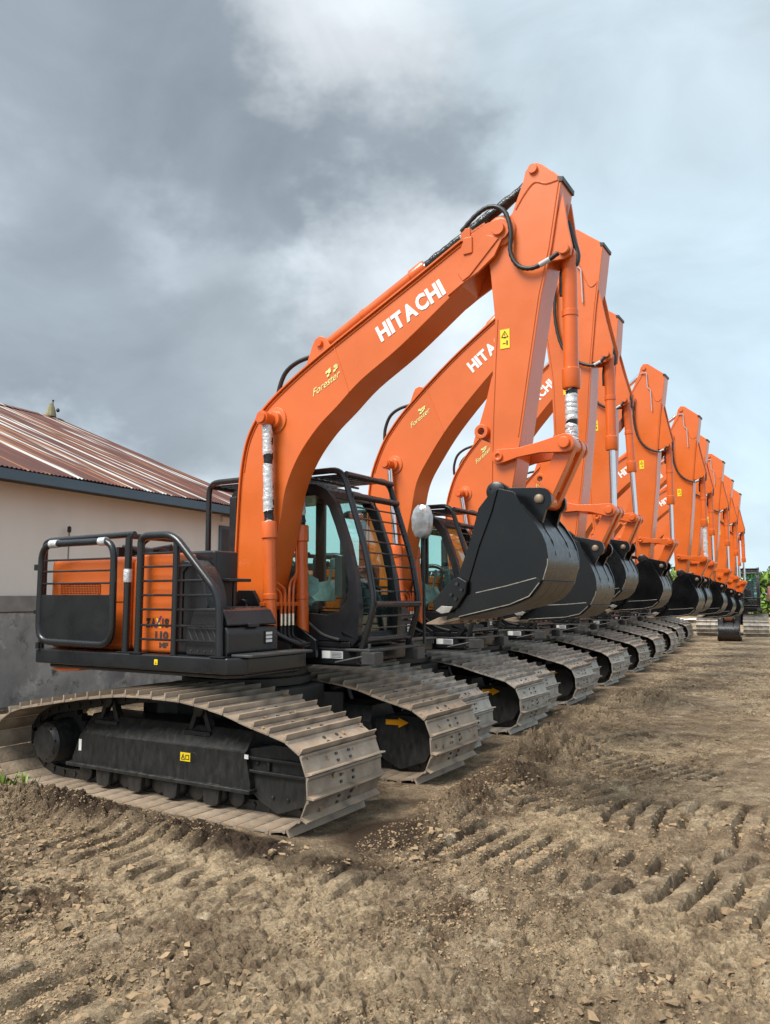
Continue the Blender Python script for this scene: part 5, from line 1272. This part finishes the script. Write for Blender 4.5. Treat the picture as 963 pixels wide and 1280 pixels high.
# ------------------------------------------------------------------ plants
m_leaf = mat('fresh_leaf', (.17, .27, .03), .5, var=.4, scale=3, rnd=.1)
m_leaf2 = mat('dark_leaf', (.035, .075, .018), .5, var=.4, scale=3)
m_bark = mat('bark', (.10, .075, .05), .9, var=.3, scale=10, bump=.5, bscale=30)
def leafy(n_, rx, ry, rz, size, seed, cz=0.):
    r_ = random.Random(seed); q = MB()
    cl = [(r_.gauss(0, .5) * rx, r_.gauss(0, .5) * ry, cz + r_.uniform(-.9, .9) * rz) for _ in range(16)]
    for i in range(n_):
        c = cl[r_.randrange(16)]
        p_ = Vector((c[0] + r_.gauss(0, .26) * rx, c[1] + r_.gauss(0, .26) * ry, c[2] + r_.gauss(0, .22) * rz))
        e = Euler((r_.uniform(-1.2, 1.2), r_.uniform(-1.2, 1.2), r_.uniform(0, 6.3))).to_matrix(); s = size * r_.uniform(.6, 1.3)
        q.add([p_ + e @ Vector(v) for v in ((-s, 0, 0), (0, -s * .45, s * .1), (s, 0, -s * .15), (0, s * .45, s * .1))], [(0, 1, 2, 3)], 0 if r_.random() < .72 else 1)
    return q
def tree(x, y, h, rx, rz, label, seed, mats=None):
    t_ = thing('broadleaf_tree', label, 'tree', (x, y, -.1), 0, 'green trees beyond the far end of the yard')
    q = MB(); q.tube([(0, 0, 0), (.1, .05, h * .35), (-.05, .1, h * .75)], .2, 8, radii=[.24, .17, .07])
    for i in range(5):
        a = i * 1.3 + seed; q.tube([(.05, .05, h * (.3 + .07 * i)), (math.cos(a) * rx * .6, math.sin(a) * rx * .6, h * (.55 + .07 * i))], .06, 6, radii=[.08, .03])
    q.build('trunk', m_bark, t_)
    leafy(3600, rx, rx, rz, .28, seed, h * .62).build('crown', mats or [m_leaf, m_leaf2], t_, smooth=0)
for i, (x, y, h, rx, rz, lab) in enumerate((
    (-9.0, 66, 3.60, 3.4, 1.58, 'bright green tree just right of the last raised arm'),
    (-4.6, 70, 3.60, 3.6, 1.66, 'bright green tree above the roof of the far right cab'),
    (-.6, 66, 3.31, 3.2, 1.58, 'green tree at the right edge beyond the red roofed house'),
    (-14.5, 72, 3.60, 3.5, 1.58, 'green tree hidden behind the far end of the row'),
    (-2.2, 56, 1.7, 2.4, 1.0, 'low dark green tree right of the far right cab'),
    (3.5, 60, 3.31, 3.4, 1.58, 'green tree farthest right beyond the yard'))):
    tree(x, y, h, rx, rz, lab, 11 + i, [m_leaf2, m_leaf] if i == 4 else None)
# small house at the right edge
hs = thing('small_house', 'small white house with a dull red roof at the right edge', 'house', (-2.6, 62, -.1), R(8))
q = MB(); q.box(-3, 3, -2, 2, 0, 1.45); q.build('wall', M['white'], hs, smooth=0)
m_red = mat('dull_red_roof', (.20, .055, .045), .7, var=.25)
q = MB(); q.wedge([(-2.4, 1.40), (2.4, 1.40), (0, 2.35)], -3.4, 3.4); q.build('roof', m_red, hs, bevel=.02)
q = MB(); q.box(-2.2, -1.3, -2.03, -2.0, .5, 1.15); q.build('window', M['rubber'], hs, smooth=0)
q = MB(); q.box(.6, 1.4, -2.03, -2.0, 0, 1.25); q.build('door', m_fas, hs, smooth=0)
# pale sheet lying at the far end of the row
q = MB(); r_ = random.Random(3); vs = []; nX, nY = 14, 8
for j in range(nY):
    for i in range(nX): vs.append((i * .28, j * .3, .16 + .10 * math.sin(i * .9 + j) + r_.uniform(0, .06)))
q.add(vs, [(j * nX + i, j * nX + i + 1, (j + 1) * nX + i + 1, (j + 1) * nX + i) for j in range(nY - 1) for i in range(nX - 1)])
o = q.build('tarpaulin', mat('white_tarp', (.70, .70, .68), .6, var=.1), None, smooth=60, loc=(-9.2, 37.5, .25)); tag(o, 'crumpled white sheet heaped on the ground behind the far end of the row', 'tarpaulin')
# weeds at the left edge
def weed(x, y, n_, seed, label):
    r_ = random.Random(seed); q = MB(); z0 = float(ground_height(np.array([x]), np.array([y]))[0][0])
    for i in range(n_):
        a = r_.uniform(0, 6.28); d = r_.uniform(0, .12); ln = r_.uniform(.05, .13); b = Vector((d * math.cos(a), d * math.sin(a), 0)); l_ = Vector((math.cos(a) * .05, math.sin(a) * .05, ln)); w = Vector((-math.sin(a), math.cos(a), 0)) * .008
        q.add([b - w, b + w, b + l_ * .6 + w, b + l_, b + l_ * .6 - w], [(0, 1, 2, 3, 4)])
    o = q.build('weed_tuft', m_leaf, None, smooth=0, loc=(x, y, z0 - .01)); tag(o, label, 'weed', 'weeds beside the nearest track')
weed(-6.16, 4.18, 55, 1, 'green weed tuft at the rear of the nearest track, left edge')
weed(-5.98, 4.24, 14, 2, 'smaller green weed tuft in front of the nearest track shoes')
